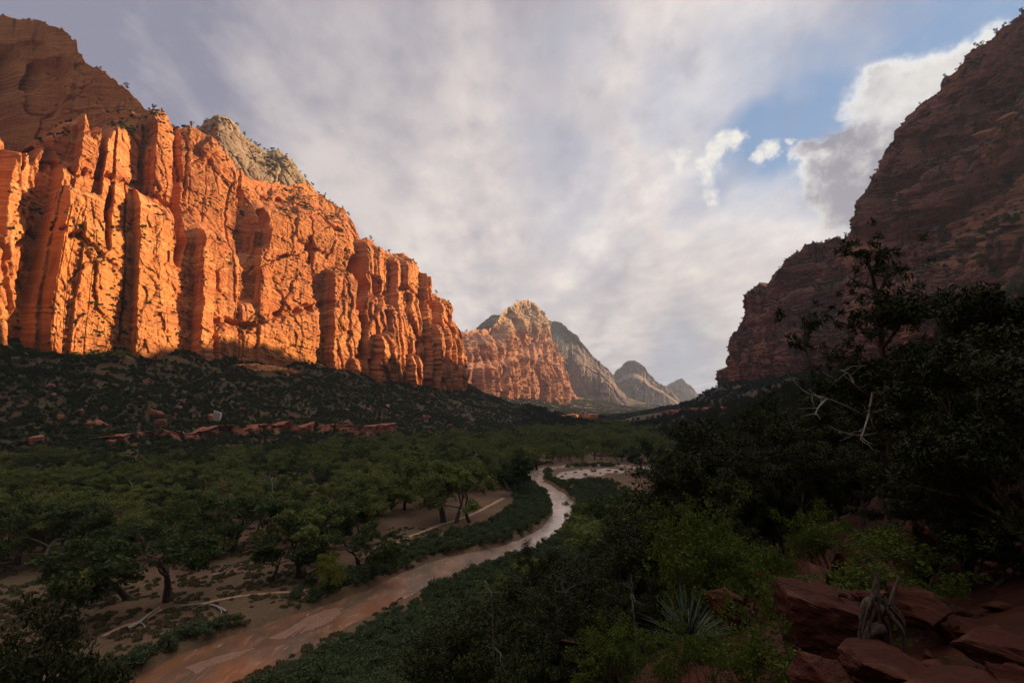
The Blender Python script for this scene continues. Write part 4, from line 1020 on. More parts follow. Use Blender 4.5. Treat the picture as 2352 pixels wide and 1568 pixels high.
for i in acc[:230]:
    sec = 'below the willow edge' if px[i] < 1350 else 'right of the river' if px[i] < 1600 else 'under the right talus' if px[i] < 1900 else 'in the dark right corner'
    dep = 'near' if C[i, 1] < 45 else 'middle' if C[i, 1] < 110 else 'far'
    place('juniper_tree', jun_far[i % 4] if C[i, 1] > 28 else jun_near[i % 4], C[i, 0], C[i, 1], ht[i], f'dark green juniper in the {dep} hillside wood {sec}', 'juniper', f'hillside junipers, {dep}, {sec}', z=z[i] - .1, sxy=1.2)
rest = acc[230:]
if rest: scatter('woods', np.stack([C[rest, 0], C[rest, 1], z[rest] - .1], 1), [ht[i] / 8 for i in rest], jun_far, 'dark juniper woods farther up the right hillside', 'wood', 14)

# ------------------------------------------------------------------ the big sparse pine
def path_px(pts, Y, r0, r1, n=14):
    P = np.array([at(a, b_, Y + (dy if len(c_) else 0)) for a, b_, *c_ in pts for dy in [(c_[0] if c_ else 0)]])
    S = smooth_line(P, n); return (S, np.linspace(r0, r1, n))
rp = np.random.RandomState(77)
YP = 12.0
base = hit(2046, 1100, 5, 40)
px0 = at(2046, 1120, YP)
tr = [path_px([(2048, 1130), (2044, 1000), (2036, 900), (2028, 820), (2020, 740), (2010, 660), (1990, 590), (1984, 575)], YP, .095, .02, 26)]
lg = [[(2040, 960), (1990, 925), (1945, 890), (1900, 862, .5), (1870, 840, .8), (1850, 800, 1.0), (1854, 770, 1.0), (1860, 730, 1.0)],
      [(2026, 800), (2050, 770, -.3), (2070, 735, -.5), (2080, 700, -.6)], [(2024, 770), (1990, 760, .3), (1960, 745, .5)], [(2015, 690), (2030, 650, -.3), (2040, 610, -.4), (2042, 585, -.4)],
      [(2032, 850), (1980, 840, .4), (1930, 815, .7), (1890, 812, .8)], [(2030, 835), (2080, 830, -.4), (2130, 826, -.6)], [(2036, 900), (2085, 890, -.5), (2120, 870, -.8)], [(2010, 665), (1975, 650, .3), (1955, 640, .4)]]
for L_ in lg: tr.append(path_px(L_, YP, .05, .012))
dead = [[(2040, 985), (1960, 940, -.4), (1900, 915, -.6), (1850, 900, -.8), (1808, 858, -1)], [(2040, 935), (1990, 905, -.6), (1960, 880, -.8), (1938, 862, -.9)], [(2030, 870), (2052, 855, -.4), (2056, 880, -.6), (2062, 930, -.7)],
        [(2005, 900, -1), (2000, 925, -1), (1996, 950, -1), (2004, 968, -1)], [(1996, 950, -1), (1985, 985, -1.1), (1976, 1010, -1.2)], [(2005, 902, -1), (2025, 905, -1), (2034, 930, -1)], [(1960, 880, -.8), (1950, 860, -.8), (1930, 850, -.9)],
        [(1900, 915, -.6), (1880, 935, -.7), (1872, 952, -.8)], [(1850, 800, 1), (1830, 785, .9), (1816, 782, .8)], [(2040, 990), (1980, 1000, -.5), (1930, 990, -.7), (1900, 975, -.8)], [(2038, 940), (2070, 905, -.3), (2085, 860, -.4), (2090, 840, -.5)]]
tips = []
twg = []
for (S, _) in tr[1:]:
    for q in range(9):
        i = rp.randint(3, len(S)); d = unit(rp.normal(size=3) + np.array([0, 0, .4])); L_ = .25 + .35 * rp.rand()
        pts_ = np.array([S[i] + d * L_ * f + rp.normal(size=3) * .02 for f in np.linspace(0, 1, 5)]); twg.append((pts_, np.linspace(.012, .005, 5)))
for (a, b_, r_, dy) in [(1984, 575, 26, 0), (2042, 590, 30, -.4), (2030, 620, 22, -.2), (1968, 585, 16, 0), (1855, 735, 28, 1.0), (1868, 760, 16, 1), (1960, 700, 22, .4), (1955, 740, 16, .5), (2085, 700, 22, -.6), (2130, 820, 26, -.6), (1990, 800, 24, .2), (2040, 740, 20, 0), (1930, 900, 26, .4), (1890, 880, 20, .5), (1985, 880, 26, .2), (2010, 950, 34, -.1), (1945, 930, 26, .2), (2085, 880, 24, -.5), (1838, 790, 12, 1)]:
    c0 = at(a, b_, YP + dy)
    for q in range(13): tips.append(c0 + rp.normal(size=3) * r_ / 1176 * YP * 1.25)
root = bpy.data.objects.new('pine_tree', None); COL.objects.link(root)
bz = float(H(px0[0], YP)); root.location = (px0[0], YP, bz)
tag(root, 'big sparse pine with needle tufts and bare arms before the right wall', 'pine')
tr[0][0][0][2] = bz - .3
off = np.array([px0[0], YP, bz])
v_, f_ = tubes([(p - off, r_) for p, r_ in tr + twg]); obj('trunk', mesh_np('sparse_pine_trunk', v_, f_, M['bark'], True), root)
dp = [path_px(L_, YP, .028, .006) for L_ in dead]
for (S, _) in list(dp):
    for q in range(5):
        i = rp.randint(4, len(S)); d = unit(rp.normal(size=3)); L_ = .12 + .3 * rp.rand()
        pts_ = np.array([S[i] + d * L_ * f + rp.normal(size=3) * .015 for f in np.linspace(0, 1, 5)]); dp.append((pts_, np.linspace(.007, .003, 5)))
v_, f_ = tubes([(p - off, r_) for p, r_ in dp], 5); o = obj('dead_branches', mesh_np('sparse_pine_dead', v_, f_, M['pale_wood'], True), root); o['label'] = 'bleached white dead branches'
lv, lf = leaves(rp, np.array(tips) - off, 5200, .12, .030, .8, 2.8, .6); obj('crown', mesh_np('sparse_pine_crown', lv, lf, M['pine']), root)

# ------------------------------------------------------------------ bright shrub, yucca, grape vine
place_top('leafy_shrub', brt[0], 1625, 1085, 11, 'bright yellow green leafy shrub above the yucca', 'shrub', sxy=.85)
place_top('leafy_shrub', brt[1], 1560, 1170, 10.5, 'lower yellow green shrub left of the tall bright one', 'shrub', sxy=.9)
place_top('leafy_shrub', brt[2], 1690, 1215, 9.5, 'grey green shrub right of the bright leafy one', 'shrub', sxy=1.0)
place_top('leafy_shrub', brt[1], 1880, 1130, 9.0, 'shaded yellow green shrub behind the red boulder', 'shrub', sxy=.8)
place_top('leafy_shrub', brt[0], 1600, 1470, 5.2, 'low dark green shrub at the bottom below the yucca', 'shrub', sxy=1.0)
place_top('leafy_shrub', brt[2], 1735, 1480, 4.4, 'low shrub at the bottom beside the cube boulder', 'shrub', sxy=1.1)
place_top('leafy_shrub', brt[1], 1460, 1470, 6.5, 'low green shrub at the bottom left of the yucca', 'shrub', sxy=1.2)
place_top('juniper_tree', jun_near[1], 2075, 1225, 7.4, 'low juniper in front of the standing red slab', 'juniper', 'low junipers among the red rocks', sxy=1.5)
place_top('juniper_tree', jun_near[2], 2240, 1300, 5.4, 'low juniper right of the standing slab among red rocks', 'juniper', 'low junipers among the red rocks', sxy=1.5)
place_top('leafy_shrub', brt[2], 2150, 1400, 5.0, 'dim shrub between the stump and the right edge rocks', 'shrub', sxy=1.6)
place_top('leafy_shrub', brt[0], 1830, 1330, 6.6, 'shaded leafy shrub right behind the cube boulder', 'shrub', sxy=1.4)
for q, (a, b_) in enumerate([(1300, 1091), (1322, 1088), (1345, 1093), (1362, 1084), (1378, 1089), (1398, 1083), (1415, 1086), (1426, 1081), (1336, 1082), (1290, 1098)]):
    x_, y_ = hit(a, b_); place('willow_bush', will[q % 4], x_, y_, 1.3 + .25 * (q % 4), 'small green bush growing on the pale gravel bar', 'bush', 'bushes on the gravel bar', sxy=1.5, parts=('stems', 'foliage'))
# yucca
def blades(name, x, y, n, L_, w_, seed, label, mat, cat, zoff=.1, upb=.5):
    r_ = np.random.RandomState(seed); Vv = []; Ff = []; off_ = 0
    for i in range(n):
        a = r_.rand() * 6.283; e = upb + (1.45 - upb) * r_.rand(); l = L_ * (.7 + .5 * r_.rand())
        d = np.array([math.cos(a) * math.cos(e), math.sin(a) * math.cos(e), math.sin(e)]); s_ = np.array([-math.sin(a), math.cos(a), 0]); 
        for k in range(5):
            f = k / 4; p = d * l * f + np.array([math.cos(a), math.sin(a), 0]) * .10 * l * f * f + np.array([0, 0, -.16 * l * f * f]); ww = w_ * (1 - f) ** .6 * (1 if k else .8) + .001
            Vv += [p - s_ * ww, p + s_ * ww + np.array([0, 0, ww * .4])]
        for k in range(4): b0 = off_ + k * 2; Ff.append([b0, b0 + 1, b0 + 3, b0 + 2])
        off_ += 10
    o = obj(name, mesh_np(name, np.array(Vv), np.array(Ff), mat), None, (x, y, float(H(x, y)) + zoff)); return tag(o, label, cat)
yx, yy = spot(1560, 6.8)
blades('yucca', yx, yy, 130, .68, .012, 3, 'spiky grey green yucca fanning out between the shrubs', M['yucca'], 'yucca', .25, .15)
for q, (a, b_, lab) in enumerate([(2240, 3.6, 'small grass tuft among the bottom right rocks'), (1640, 4.2, 'thin grass tuft in the bottom middle foreground')]):
    gx, gy = spot(a, b_); blades('grass_tuft', gx, gy, 90, .32, .003, 30 + q, lab, M['grass'], 'grass', 0, .5)
# trailing vine with round leaves
rv = np.random.RandomState(9); vp = []; tl = []
for pts_ in ([(1790, 1430), (1760, 1400), (1748, 1340), (1742, 1290), (1736, 1262)], [(1790, 1430), (1770, 1410), (1790, 1370), (1800, 1350), (1808, 1330)], [(1780, 1440), (1730, 1420), (1695, 1400), (1680, 1375)], [(1780, 1450), (1740, 1480), (1690, 1490), (1640, 1480), (1620, 1462)], [(1760, 1460), (1720, 1510), (1680, 1530)]):
    S, r_ = path_px(pts_, 4.9, .006, .002, 30); vp.append((S, r_)); tl += list(S[3:])
vx, vy = spot(1785, 4.9); vz = float(H(vx, vy)); off = np.array([vx, vy, vz])
vr = bpy.data.objects.new('trailing_vine', None); COL.objects.link(vr); vr.location = tuple(off); tag(vr, 'bright green vine sprawling beside the cube shaped boulder', 'vine')
vp.append((np.array([off + [0, 0, -.1], vp[0][0][0] * .5 + off * .5, vp[0][0][0]]), np.array([.008, .007, .006])))
v_, f_ = tubes([(p - off, r_) for p, r_ in vp], 5); obj('stems', mesh_np('vine_stems', v_, f_, M['bark'], True), vr)
lv, lf = leaves(rv, np.array(tl) - off, 700, .085, .021, .9, .8); obj('leaves', mesh_np('vine_leaves', lv, lf, M['bright']), vr)
lv, lf = leaves(rv, np.array([at(1743, 1318, 4.85), at(1746, 1322, 4.85)]) - off, 5, .012, .018, 1, .8); o = obj('leaf', mesh_np('vine_orange_leaf', lv, lf, M['orange_leaf']), vr); o['label'] = 'single orange leaf'

# ------------------------------------------------------------------ rocks
import bmesh
def rock_mesh(name, seed, dims, box=False, mat=None, sub=5, rough=.09):
    r_ = np.random.RandomState(seed); bm = bmesh.new(); bmesh.ops.create_icosphere(bm, subdivisions=sub, radius=1)
    U = np.array([v.co[:] for v in bm.verts]); U /= np.linalg.norm(U, axis=1)[:, None]
    if box: Nn = np.array([[1, 0, 0], [-1, 0, 0], [0, 1, 0], [0, -1, 0], [0, 0, 1], [0, 0, -1]], float) + r_.normal(size=(6, 3)) * .09; dd = np.full(6, 1.0); ex = r_.normal(size=(5, 3)); Nn = np.concatenate([Nn, ex]); dd = np.concatenate([dd, np.full(5, 1.42)])
    else: Nn = r_.normal(size=(13, 3)); dd = .75 + .35 * r_.rand(13)
    Nn /= np.linalg.norm(Nn, axis=1)[:, None]
    c_ = U @ Nn.T; rad = np.min(np.where(c_ > .05, dd[None] / np.maximum(c_, .05), 9), axis=1)
    P = U * rad[:, None]; s_ = r_.rand() * 50
    P = P * (1 + rough * fbm(P[:, 0] * 2 + s_, P[:, 1] * 2, P[:, 2] * 2, 5)[:, None])
    P = P * np.array(dims) * .5
    for v, p in zip(bm.verts, P): v.co = p
    me = bpy.data.meshes.new(name); bm.to_mesh(me); bm.free(); me.materials.append(mat or M['boulder']); return me
def rock(px_, pyc, Y, w_, h_, d_, seed, label, box=False, rot=(0, 0, 0), mat=None, name='boulder', group=None, rough=.09):
    p = at(px_, pyc, Y); s = Y / 1176.0
    o = obj(name, rock_mesh(name, seed, (w_ * s * .70, d_ * .75, h_ * s * .70), box, mat, rough=rough), None, tuple(p)); o.rotation_euler = rot
    return tag(o, label, 'rock', group)
rock(1895, 1432, 4.3, 225, 175, .75, 4, 'large cube shaped red boulder with a slanting top face', True, (.05, .12, -.25))
rock(1668, 1382, 5.6, 90, 80, .4, 5, 'bright red pointed boulder behind the vine leaves', False, (0, .2, .3))
rock(1965, 1318, 7.0, 170, 120, .8, 6, 'shaded brown red boulder above the cube boulder', False, (0, .1, .6))
rock(2098, 1280, 6.4, 120, 200, .5, 7, 'standing red rock slab in deep shade', False, (.1, .25, .4), rough=.16)
rock(2110, 1395, 4.6, 130, 90, .6, 8, 'low red rock right of the weathered stump')
rock(2290, 1490, 3.6, 150, 90, .5, 9, 'pinkish rock with a pale corner near the right edge', False, (.2, 0, .5))
rock(2205, 1590, 3.1, 300, 110, .6, 10, 'wide rounded red rock at the bottom edge')
rock(2030, 1530, 3.4, 200, 90, .5, 11, 'dark red rock under the stump at the bottom')
rock(1885, 1560, 3.5, 170, 100, .5, 12, 'dark red rock at the bottom below the cube boulder')
rock(2340, 1590, 3.0, 90, 120, .4, 14, 'narrow red rock at the bottom right corner')
rock(2200, 1440, 4.6, 200, 60, .7, 15, 'flat shaded rock behind the pinkish one')
rock(1330, 1530, 18, 90, 120, 1.5, 16, 'pink red outcrop between junipers at the bottom middle', False, (0, .3, 0))
rock(1040, 1520, 34, 40, 90, 2, 17, 'small pink outcrop left of the bottom junipers')
rock(1360, 1470, 20, 110, 50, 2, 18, 'bare red earth outcrop under the bent juniper trunk')
rock(355, 828, 640, 44, 90, 20, 19, 'tall dark boulder standing on the talus under the orange wall', False, (0, 0, .3), M['red_wall'])
for q in range(110):
    a = 1860 + 500 * rv.rand(); b_ = 2.6 + 4.4 * rv.rand(); x_, y_ = spot(a, b_); s_ = .02 + .12 * rv.rand() ** 2.5
    o = obj('stone', rock_mesh('stone', 60 + q, (s_ * 2, s_ * 1.6, s_), False, None, 3), None, (x_, y_, float(H(x_, y_)) + s_ * .2)); o.rotation_euler = (0, 0, rv.rand() * 6)
    tag(o, 'small red stone lying among the rocks in the bottom right', 'stone', 'loose stones among the bottom right rocks')
for q in range(16):
    p = at(1930 + 70 * rv.rand(), 1362 + 14 * rv.rand(), 4.15 + .3 * rv.rand()); s_ = .02 + .03 * rv.rand()
    o = obj('stone', rock_mesh('stone', 90 + q, (s_ * 2, s_ * 1.4, s_), False, None, 3), None, (p[0], p[1], p[2])); o.rotation_euler = (0, 0, rv.rand() * 6)
    tag(o, 'small pink stone lying on top of the cube boulder', 'stone', 'stones on top of the cube boulder')
for q in range(46):
    x_, y_ = hit(578 + 90 * rv.rand(), 1372 + 22 * rv.rand()); s_ = .25 + .3 * rv.rand()
    o = obj('stone', rock_mesh('stone', 120 + q % 8, (s_ * 2, s_ * 1.5, s_ * 1.2), False, None, 2) if q < 8 else bpy.data.objects['stone'].data, None, (x_, y_, float(H(x_, y_)))); 
    if q >= 8: o.scale = (3.5, 3.5, 3.5)
    o.rotation_euler = (0, 0, rv.rand() * 6); tag(o, 'red stone in the scattered heap between trail and river', 'stone', 'stones heaped between the trail and river')
rb = np.random.RandomState(41)
for q in range(70):
    a = 60 + 1080 * rb.rand(); b_ = 880 + 150 * rb.rand(); x_, y_ = hit(a, b_)
    zz_ = float(H(x_, y_))
    if zz_ < 3: continue
    s_ = 1.5 + 3.5 * rb.rand() ** 2
    o = obj('boulder', rock_mesh('boulder', 200 + q, (s_ * 2, s_ * 1.6, s_ * 1.3), rb.rand() < .4, M['ledge'], 3), None, (x_, y_, zz_ + s_ * .2)); o.rotation_euler = (.2 * rb.normal(), .2 * rb.normal(), rb.rand() * 6)
    ar = 'above' if b_ < 965 else 'near'; tag(o, f'reddish boulder among the scrub {ar} the long red ledge', 'rock', f'boulders on the left talus {ar} the long ledge')
x_, y_ = hit(498, 972); m, t, b = newmat('white_stone'); b.inputs['Base Color'].default_value = (.75, .68, .66, 1); M['white_stone'] = m
o = obj('boulder', rock_mesh('boulder', 333, (8, 6, 13), False, M['white_stone'], 4), None, (x_, y_, float(H(x_, y_)) + 4)); tag(o, 'bright white upright rock on the left slope above the ledge', 'rock')

# ------------------------------------------------------------------ dead wood
def wood(name, paths, label, cat, mat=None, Y0=None):
    P0 = paths[0][0][0]; v_, f_ = tubes([(p - P0, r_) for p, r_ in paths], 7)
    return tag(obj(name, mesh_np(name, v_, f_, mat or M['pale_wood'], True), None, tuple(P0)), label, cat)
def ground_path(pts, r0, r1, lift=.25, n=12):
    G = np.array([hit(*p) for p in pts]); G = smooth_line(G, n); z = H(G[:, 0], G[:, 1]) + np.linspace(lift, lift * .6, n)
    return (np.concatenate([G, z[:, None]], 1), np.linspace(r0, r1, n))
wood('fallen_log', [ground_path([(290, 1455), (320, 1434), (345, 1415), (366, 1401)], .45, .12, .6), ground_path([(318, 1436), (330, 1442), (333, 1450)], .18, .06, .5), ground_path([(300, 1448), (296, 1440)], .2, .08, .7)], 'white fallen log with a split end in the lower left meadow', 'log')
wood('fallen_log', [ground_path([(415, 1398), (450, 1392), (490, 1398), (520, 1412)], .14, .3, .5), ground_path([(500, 1402), (508, 1412), (505, 1422)], .15, .06, .5), ground_path([(466, 1394), (440, 1402)], .1, .04, .5)], 'grey fallen branch lying right of the white log', 'log')
a0 = hit(484, 1322); sx0 = np.array([a0[0], a0[1], float(H(*a0)) + .4])
def bp_(pts, Y, r0, r1): return path_px(pts, Y, r0, r1, 12)
Yq = float(a0[1])
wood('fallen_log', [bp_([(484, 1321), (510, 1315), (530, 1303), (545, 1290)], Yq, .3, .08), bp_([(525, 1306), (522, 1288), (526, 1272)], Yq, .1, .04), bp_([(484, 1321), (486, 1314)], Yq, .25, .1)], 'bent dead branch with a pale broken butt in the meadow', 'log')
Yq = float(hit(85, 1200)[1])
wood('dead_tree', [bp_([(80, 1200), (82, 1160), (86, 1140)], Yq, .35, .22), bp_([(86, 1140), (105, 1128), (122, 1112)], Yq, .2, .06), bp_([(86, 1140), (80, 1125)], Yq, .15, .05)], 'pale forked dead tree among the far left cottonwoods', 'dead tree')
for (a, b_, c_, lab) in [(674, 1250, 1185, 'thin white snag at the left among the meadow cottonwoods'), (712, 1270, 1190, 'thin white snag with a kink right of the other snag'), (300, 1140, 1095, 'short pale snag sticking out of the left grove'), (622, 1150, 1080, 'pale bare snag in the back of the grove')]:
    Yq = float(hit(a, b_ + 40)[1]); wood('dead_tree', [bp_([(a, b_ + 40), (a + 4, (b_ + c_) / 2), (a - 3, c_ + 10), (a + 6, c_)], Yq, .22, .05), bp_([(a + 2, (b_ + c_) / 2), (a + 14, (b_ + c_) / 2 - 14)], Yq, .1, .04)], lab, 'dead tree')
# bare twigs on the near slope
for q, (a, b_, Y, lab) in enumerate([(1130, 1300, 22, 'tangle of bare grey twigs over the river edge'), (1150, 1440, 21, 'white bare branch hooked over the lower junipers'), (1450, 1300, 14, 'bare forked twig behind the yucca'), (1300, 1300, 20, 'thin bare twigs above the bent juniper')]):
    p0 = at(a, b_ + 60, Y); paths = []; tp = []; rr2 = np.random.RandomState(50 + q); zb = float(H(p0[0], p0[1]))
    paths.append((np.array([[p0[0], p0[1], zb - .2], [p0[0] + .1, p0[1], (zb + p0[2]) / 2], list(p0)]), np.array([.03, .025, .018])))
    for s_ in range(5): grow(rr2, p0, unit(rr2.normal(size=3) + np.array([0, 0, .6])), 38 / 1176 * Y * (.8 + .5 * rr2.rand()), .013, 2, dict(wig=.3, up=0, taper=.3, kids=[3, 2], spread=.8, len=.6), paths, tp)
    wood('dead_shrub', paths, lab, 'dead shrub', M['twig'])
# weathered stump
ps = np.random.RandomState(3); YS = 3.75; c0 = at(2015, 1440, YS); paths = []
paths.append(bp_([(2036, 1480), (2024, 1430), (2010, 1380), (2014, 1330), (2006, 1305)], YS, .05, .008)); paths.append(bp_([(2030, 1470), (2046, 1420), (2050, 1370), (2066, 1322)], YS + .05, .035, .006)); paths.append(bp_([(2020, 1400), (1996, 1380), (1984, 1392), (1976, 1420)], YS - .05, .04, .012)); paths.append(bp_([(2026, 1440), (2000, 1450), (1985, 1470)], YS - .05, .05, .02))
for q in range(34):
    a = 1968 + 110 * ps.rand(); b_ = 1392 + 60 * ps.rand(); paths.append(bp_([(a * .4 + 2020 * .6, b_ - 30), (a, b_ + 10), (a + 6 * ps.normal(), b_ + 50 + 20 * ps.rand())], YS - .08 + .14 * ps.rand(), .012 + .010 * ps.rand(), .003))
wood('tree_stump', paths, 'splintered weathered stump beside the cube shaped boulder', 'stump', M['stump'])
# grass on the meadow and bank
Yg = 60 + 140 * rng.rand(9000) ** 1.2; Xg = Yg * (-1.02 + 1.05 * rng.rand(9000)); zg = H(Xg, Yg); sg = river_sd(Xg, Yg)
k = (np.abs(zg) < 1.2) & (sg > 1.0) & (fbm(Xg / 9, Yg / 9, 0 * Xg, 3) > -.1)
dmin = np.array([((TRAIL - np.array([a, b_])) ** 2).sum(1).min() for a, b_ in zip(Xg, Yg)]); k &= dmin > 2.5
gr = np.random.RandomState(2); tuft = leaves(gr, [(0, 0, .15), (.3, .1, .12), (-.2, .25, .14)], 90, .4, .16, .3, 1.4, 1.6)
tm = mesh_np('grass_tuft_whole', tuft[0], tuft[1], M['grass'])
scatter('grass', np.stack([Xg[k], Yg[k], zg[k]], 1), .8 + rng.rand(k.sum()), [(None, None, tm, 1)], 'dry dull grass dotted over the shaded meadow', 'grass', 6)
#--PART3--
# ------------------------------------------------------------------ sky
SUN_AZ = math.atan2(.93, .37); SUN_EL = R(13.5)      # azimuth from +Y towards +X
w = bpy.data.worlds.new("World"); sc.world = w; w.use_nodes = True
t = NT(w.node_tree)
out = t.n('ShaderNodeOutputWorld'); bg = t.n('ShaderNodeBackground'); t.l(bg.outputs[0], out.inputs[0])
bg.inputs[1].default_value = .055
sky = t.n('ShaderNodeTexSky', sky_type='NISHITA'); sky.sun_disc = False
sky.sun_elevation = SUN_EL; sky.sun_rotation = SUN_AZ; sky.altitude = 1200; sky.air_density = 1.1; sky.dust_density = .7; sky.ozone_density = 1.5
D = t.n('ShaderNodeTexCoord').outputs['Generated']
D = t.vmath('NORMALIZE', D)
sx = t.n('ShaderNodeSeparateXYZ'); t.l(D, sx.inputs[0])
zz = t.math('MAXIMUM', sx.outputs[2], 0.0)
den = t.math('ADD', zz, .12)
cb = t.n('ShaderNodeCombineXYZ'); t.l(t.math('DIVIDE', sx.outputs[0], den), cb.inputs[0]); t.l(t.math('DIVIDE', sx.outputs[1], den), cb.inputs[1])
L = cb.outputs[0]                              # position on a flat cloud layer overhead
def dirv(px, py):
    d = ray(px, py); d = d / np.linalg.norm(d); return tuple(float(v) for v in d)
Dn = t.vmath('ADD', D, None) if False else D
wob = t.noisec(D, 9.0, 5, .6)
wob = t.vmath('SUBTRACT', wob, (.5, .5, .5)); wv = t.n('ShaderNodeVectorMath', operation='SCALE'); t.l(wob, wv.inputs[0]); wv.inputs[3].default_value = .16
Dw = t.vmath('ADD', D, wv.outputs[0])
wob2 = t.noisec(D, 2.6, 4, .6); wob2 = t.vmath('SUBTRACT', wob2, (.5, .5, .5)); wv2 = t.n('ShaderNodeVectorMath', operation='SCALE'); t.l(wob2, wv2.inputs[0]); wv2.inputs[3].default_value = .42
Ds = t.vmath('ADD', D, wv2.outputs[0])
def blob(px, py, r, soft=.5, vec=None, rpy=None):
    """soft spot on the sky round a direction; r in photograph pixels"""
    dd = t.vmath('DISTANCE', vec if vec is not None else Dw, dirv(px, py))
    rad = r / 1300.0
    return t.mapr(dd, rad * (1 + soft), rad * (1 - soft), 0.0, 1.0)
def vmax(a):
    o = a[0]
    for b_ in a[1:]: o = t.math('MAXIMUM', o, b_)
    return o
# high thin sheet of cloud
streak = t.noise(t.scalev(L, (.6, .2, 1), (0, 0, R(35))), 1.6, 6, .58, .4)
fine = t.noise(t.scalev(L, (1.0, .6, 1), (0, 0, R(20))), 5.0, 5, .6)
big = t.noise(L, .55, 3, .5)
dens = t.math('ADD', t.math('MULTIPLY', streak, .74), t.math('MULTIPLY', fine, .26))
gap = vmax([blob(1970, 250, 240, .6, Ds), blob(2130, 120, 230, .7, Ds), blob(1800, 320, 150, .7, Ds), t.math('MULTIPLY', blob(1740, 190, 180, .9, Ds), .55), t.math('MULTIPLY', blob(2330, 10, 330, .9, Ds), .7), t.math('MULTIPLY', blob(1340, 130, 120, .9, Ds), .2), t.math('MULTIPLY', blob(1330, 440, 150, .9, Ds), .25), t.math('MULTIPLY', blob(1560, 850, 110, .9, Ds), .3)])
cover = t.math('SUBTRACT', t.mapr(dens, .0, .40), t.math('MULTIPLY', gap, t.mapr(dens, .25, .75, 1.25, .85)), clamp=True)
lav = (1.8, 1.78, 2.4, 1); cream = (7.4, 6.5, 5.8, 1); grey = (1.7, 1.7, 2.15, 1)
glow = vmax([blob(1480, 230, 420, .95, Ds), blob(1250, 520, 330, .95, Ds), blob(1700, 560, 420, .9, Ds), t.math('MULTIPLY', blob(1560, 60, 260, .9, Ds), 1.0), t.math('MULTIPLY', blob(1300, 700, 300, .95, Ds), .8), t.math('MULTIPLY', blob(850, 450, 420, .95, Ds), .45)])
tone = t.math('ADD', t.math('MULTIPLY', glow, .78), t.math('MULTIPLY', t.mapr(dens, .40, .64, -.32, .42), .85), clamp=True)
cl = t.mix(tone, lav, cream)
dk = vmax([blob(1560, 720, 170, .9, Ds), t.math('MULTIPLY', blob(1420, 660, 130, .9, Ds), .6), t.math('MULTIPLY', blob(900, 60, 420, .9, Ds), .5), t.math('MULTIPLY', blob(1640, 820, 130, .9, Ds), .6)])
cl = t.mix(t.math('MULTIPLY', dk, t.mapr(dens, .35, .6, .9, .55)), cl, grey)
blue = t.mix(.85, sky.outputs[0], (1.15, 2.1, 3.7, 1))
col = t.mix(cover, blue, cl)
# bright torn puffs
puffn = t.noise(D, 26, 5, .65)
puff = vmax([blob(1572, 352, 26, .8), blob(1560, 335, 18, .9), blob(1690, 330, 24, .7), blob(1668, 372, 38, .6), blob(1650, 408, 28, .7), blob(1775, 362, 24, .7), blob(1748, 392, 18, .8), blob(1850, 388, 22, .7), blob(1862, 375, 15, .7), blob(1830, 325, 11, .8)])
puff = t.math('MULTIPLY', t.mapr(t.math('ADD', puff, t.math('MULTIPLY', t.math('SUBTRACT', puffn, .5), 2.6)), .25, 1.35), t.mapr(puff, 0, .3))
col = t.mix(t.math('MULTIPLY', puff, .95), col, (6.2, 5.9, 5.4, 1))
# big cumulus behind the right wall: grey underside, bright upper rim
cum = vmax([blob(2040, 215, 60, .5), blob(2045, 180, 36, .5), blob(2110, 230, 60, .5), blob(2170, 190, 50, .5), blob(2220, 160, 40, .6), blob(2060, 300, 80, .5), blob(1990, 350, 80, .5), blob(1930, 385, 62, .5), blob(1880, 350, 34, .6), blob(2010, 420, 75, .5), blob(1960, 450, 60, .5), blob(1905, 420, 48, .6), blob(2110, 340, 120, .4), blob(1930, 480, 34, .7)])
fluff = t.noise(D, 17, 7, .58)
relief = t.math('SUBTRACT', t.noise(t.vmath('ADD', D, (.006, .001, .012)), 15, 6, .6), t.noise(D, 15, 6, .6))
cf = t.math('ADD', cum, t.math('MULTIPLY', t.math('SUBTRACT', fluff, .5), 1.5))
cmask = t.mapr(cf, -.1, 1.0)
lit = vmax([blob(2060, 200, 90, .6), blob(2190, 175, 90, .6), blob(1870, 385, 50, .7), blob(1905, 470, 45, .7)])
inner = t.math('ADD', t.mapr(cf, .45, 1.25), t.math('SUBTRACT', 1.0, lit), clamp=True)
body = t.mix(vmax([blob(2070, 215, 70, .6), t.math('MULTIPLY', blob(2170, 190, 80, .6), .8)]), (1.75, 1.7, 2.15, 1), (3.1, 3.0, 3.25, 1))
body = t.mix(t.math('MULTIPLY', t.mapr(fluff, .35, .8, 0, .8), vmax([blob(2080, 235, 70, .6), blob(2170, 200, 60, .6)])), body, (6.4, 6.2, 5.7, 1))
rimc = t.mix(t.mapr(sx.outputs[2], dirv(1950, 520)[2], dirv(1950, 300)[2]), (4.6, 4.4, 4.1, 1), (7.0, 6.8, 6.4, 1))
body = t.mix(t.mapr(relief, .03, -.22, 0, .6), body, (5.2, 5.0, 4.8, 1))
body = t.mix(t.mapr(relief, -.03, .22, 0, .45), body, (1.5, 1.5, 1.95, 1))
cc = t.mix(inner, rimc, body)
col = t.mix(cmask, col, cc)
# paler towards the horizon, plain below it
hz = t.mapr(sx.outputs[2], -.02, .14, 1, 0)
col = t.mix(t.math('MULTIPLY', hz, .55), col, (3.4, 3.35, 3.7, 1))
col = t.mix(t.mapr(sx.outputs[2], -.12, -.02, 1, 0), col, (.5, .38, .3, 1))
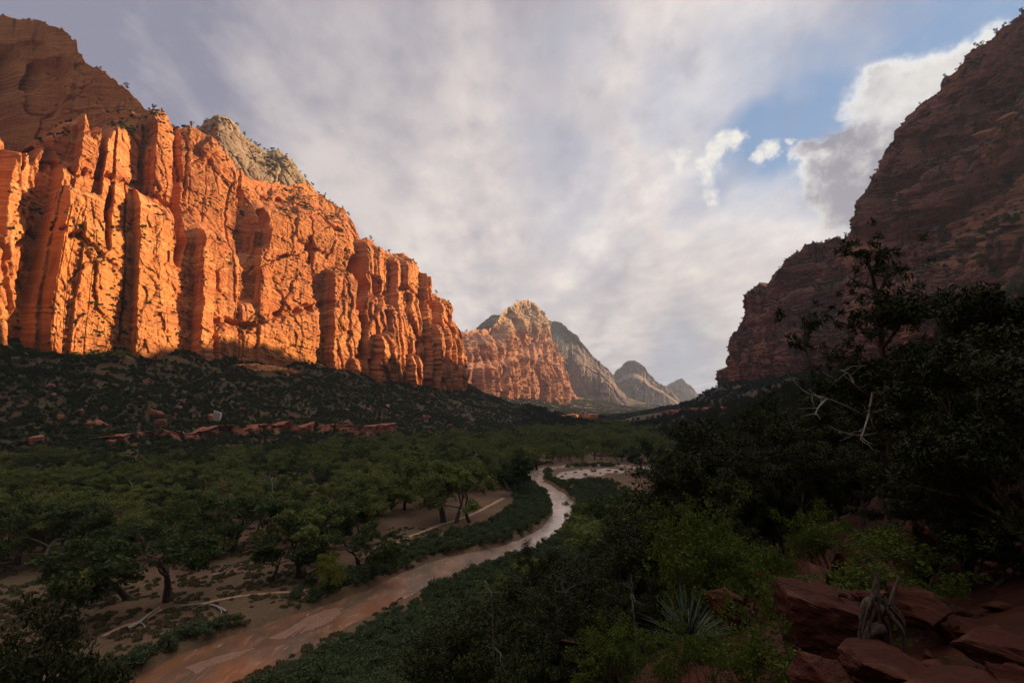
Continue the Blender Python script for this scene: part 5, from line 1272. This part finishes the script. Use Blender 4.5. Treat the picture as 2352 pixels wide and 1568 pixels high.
# sky behind the viewer dimmed on purpose, so shaded faces stay darker
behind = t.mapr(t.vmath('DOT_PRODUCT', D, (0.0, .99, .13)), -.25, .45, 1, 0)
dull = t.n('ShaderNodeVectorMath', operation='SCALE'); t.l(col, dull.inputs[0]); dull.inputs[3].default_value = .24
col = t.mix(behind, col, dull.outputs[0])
# unseen bright patch added overhead, above the frame, to light the valley
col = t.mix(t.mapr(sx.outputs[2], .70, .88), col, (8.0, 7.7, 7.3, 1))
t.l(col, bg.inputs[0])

sun = bpy.data.lights.new('sun', 'SUN'); sun.energy = 5.0; sun.angle = R(.5); sun.color = (1.0, .67, .35)
so = obj('sun', sun)
sd = Vector((math.sin(SUN_AZ) * math.cos(SUN_EL), math.cos(SUN_AZ) * math.cos(SUN_EL), math.sin(SUN_EL)))
so.rotation_euler = sd.to_track_quat('Z', 'Y').to_euler()

cam = bpy.data.cameras.new('camera'); co = obj('camera', cam); sc.camera = co
cam.lens = 18; cam.sensor_width = 36; cam.clip_start = .1; cam.clip_end = 60000
co.location = tuple(CAM); co.rotation_euler = (math.pi / 2 + PITCH, 0, 0)

# ------------------------------------------------------------------ air
HAZE = True
if HAZE:
    hx = [(-3000, -3000), (6500, -3000), (6500, 8200), (-3000, 8200)]
    Vh = [(x, y, z) for z in (-400, 1600) for x, y in hx]
    Fh = [(3, 2, 1, 0), (4, 5, 6, 7), (0, 1, 5, 4), (1, 2, 6, 5), (2, 3, 7, 6), (3, 0, 4, 7)]
    hm = bpy.data.materials.new('air'); hm.use_nodes = True; ht = NT(hm.node_tree)
    ho = ht.n('ShaderNodeOutputMaterial'); pv = ht.n('ShaderNodeVolumePrincipled')
    pv.inputs['Color'].default_value = (.55, .70, 1.0, 1); pv.inputs['Density'].default_value = 5e-5; pv.inputs['Anisotropy'].default_value = .3
    ht.l(pv.outputs[0], ho.inputs['Volume'])
    haze = obj('haze', mesh_np('haze', np.array(Vh), np.array(Fh), hm)); tag(haze, 'thin pale haze filling the canyon air', 'haze', kind='stuff')

sc.render.engine = 'CYCLES'
sc.cycles.use_denoising = True
sc.cycles.max_bounces = 5; sc.cycles.diffuse_bounces = 3; sc.cycles.glossy_bounces = 2; sc.cycles.transmission_bounces = 2; sc.cycles.volume_bounces = 0; sc.cycles.transparent_max_bounces = 4
sc.cycles.sample_clamp_indirect = 4
sc.view_settings.view_transform = 'Standard'; sc.view_settings.look = 'None'; sc.view_settings.gamma = 1; sc.view_settings.use_curve_mapping = False
sc.view_settings.exposure = 1.45
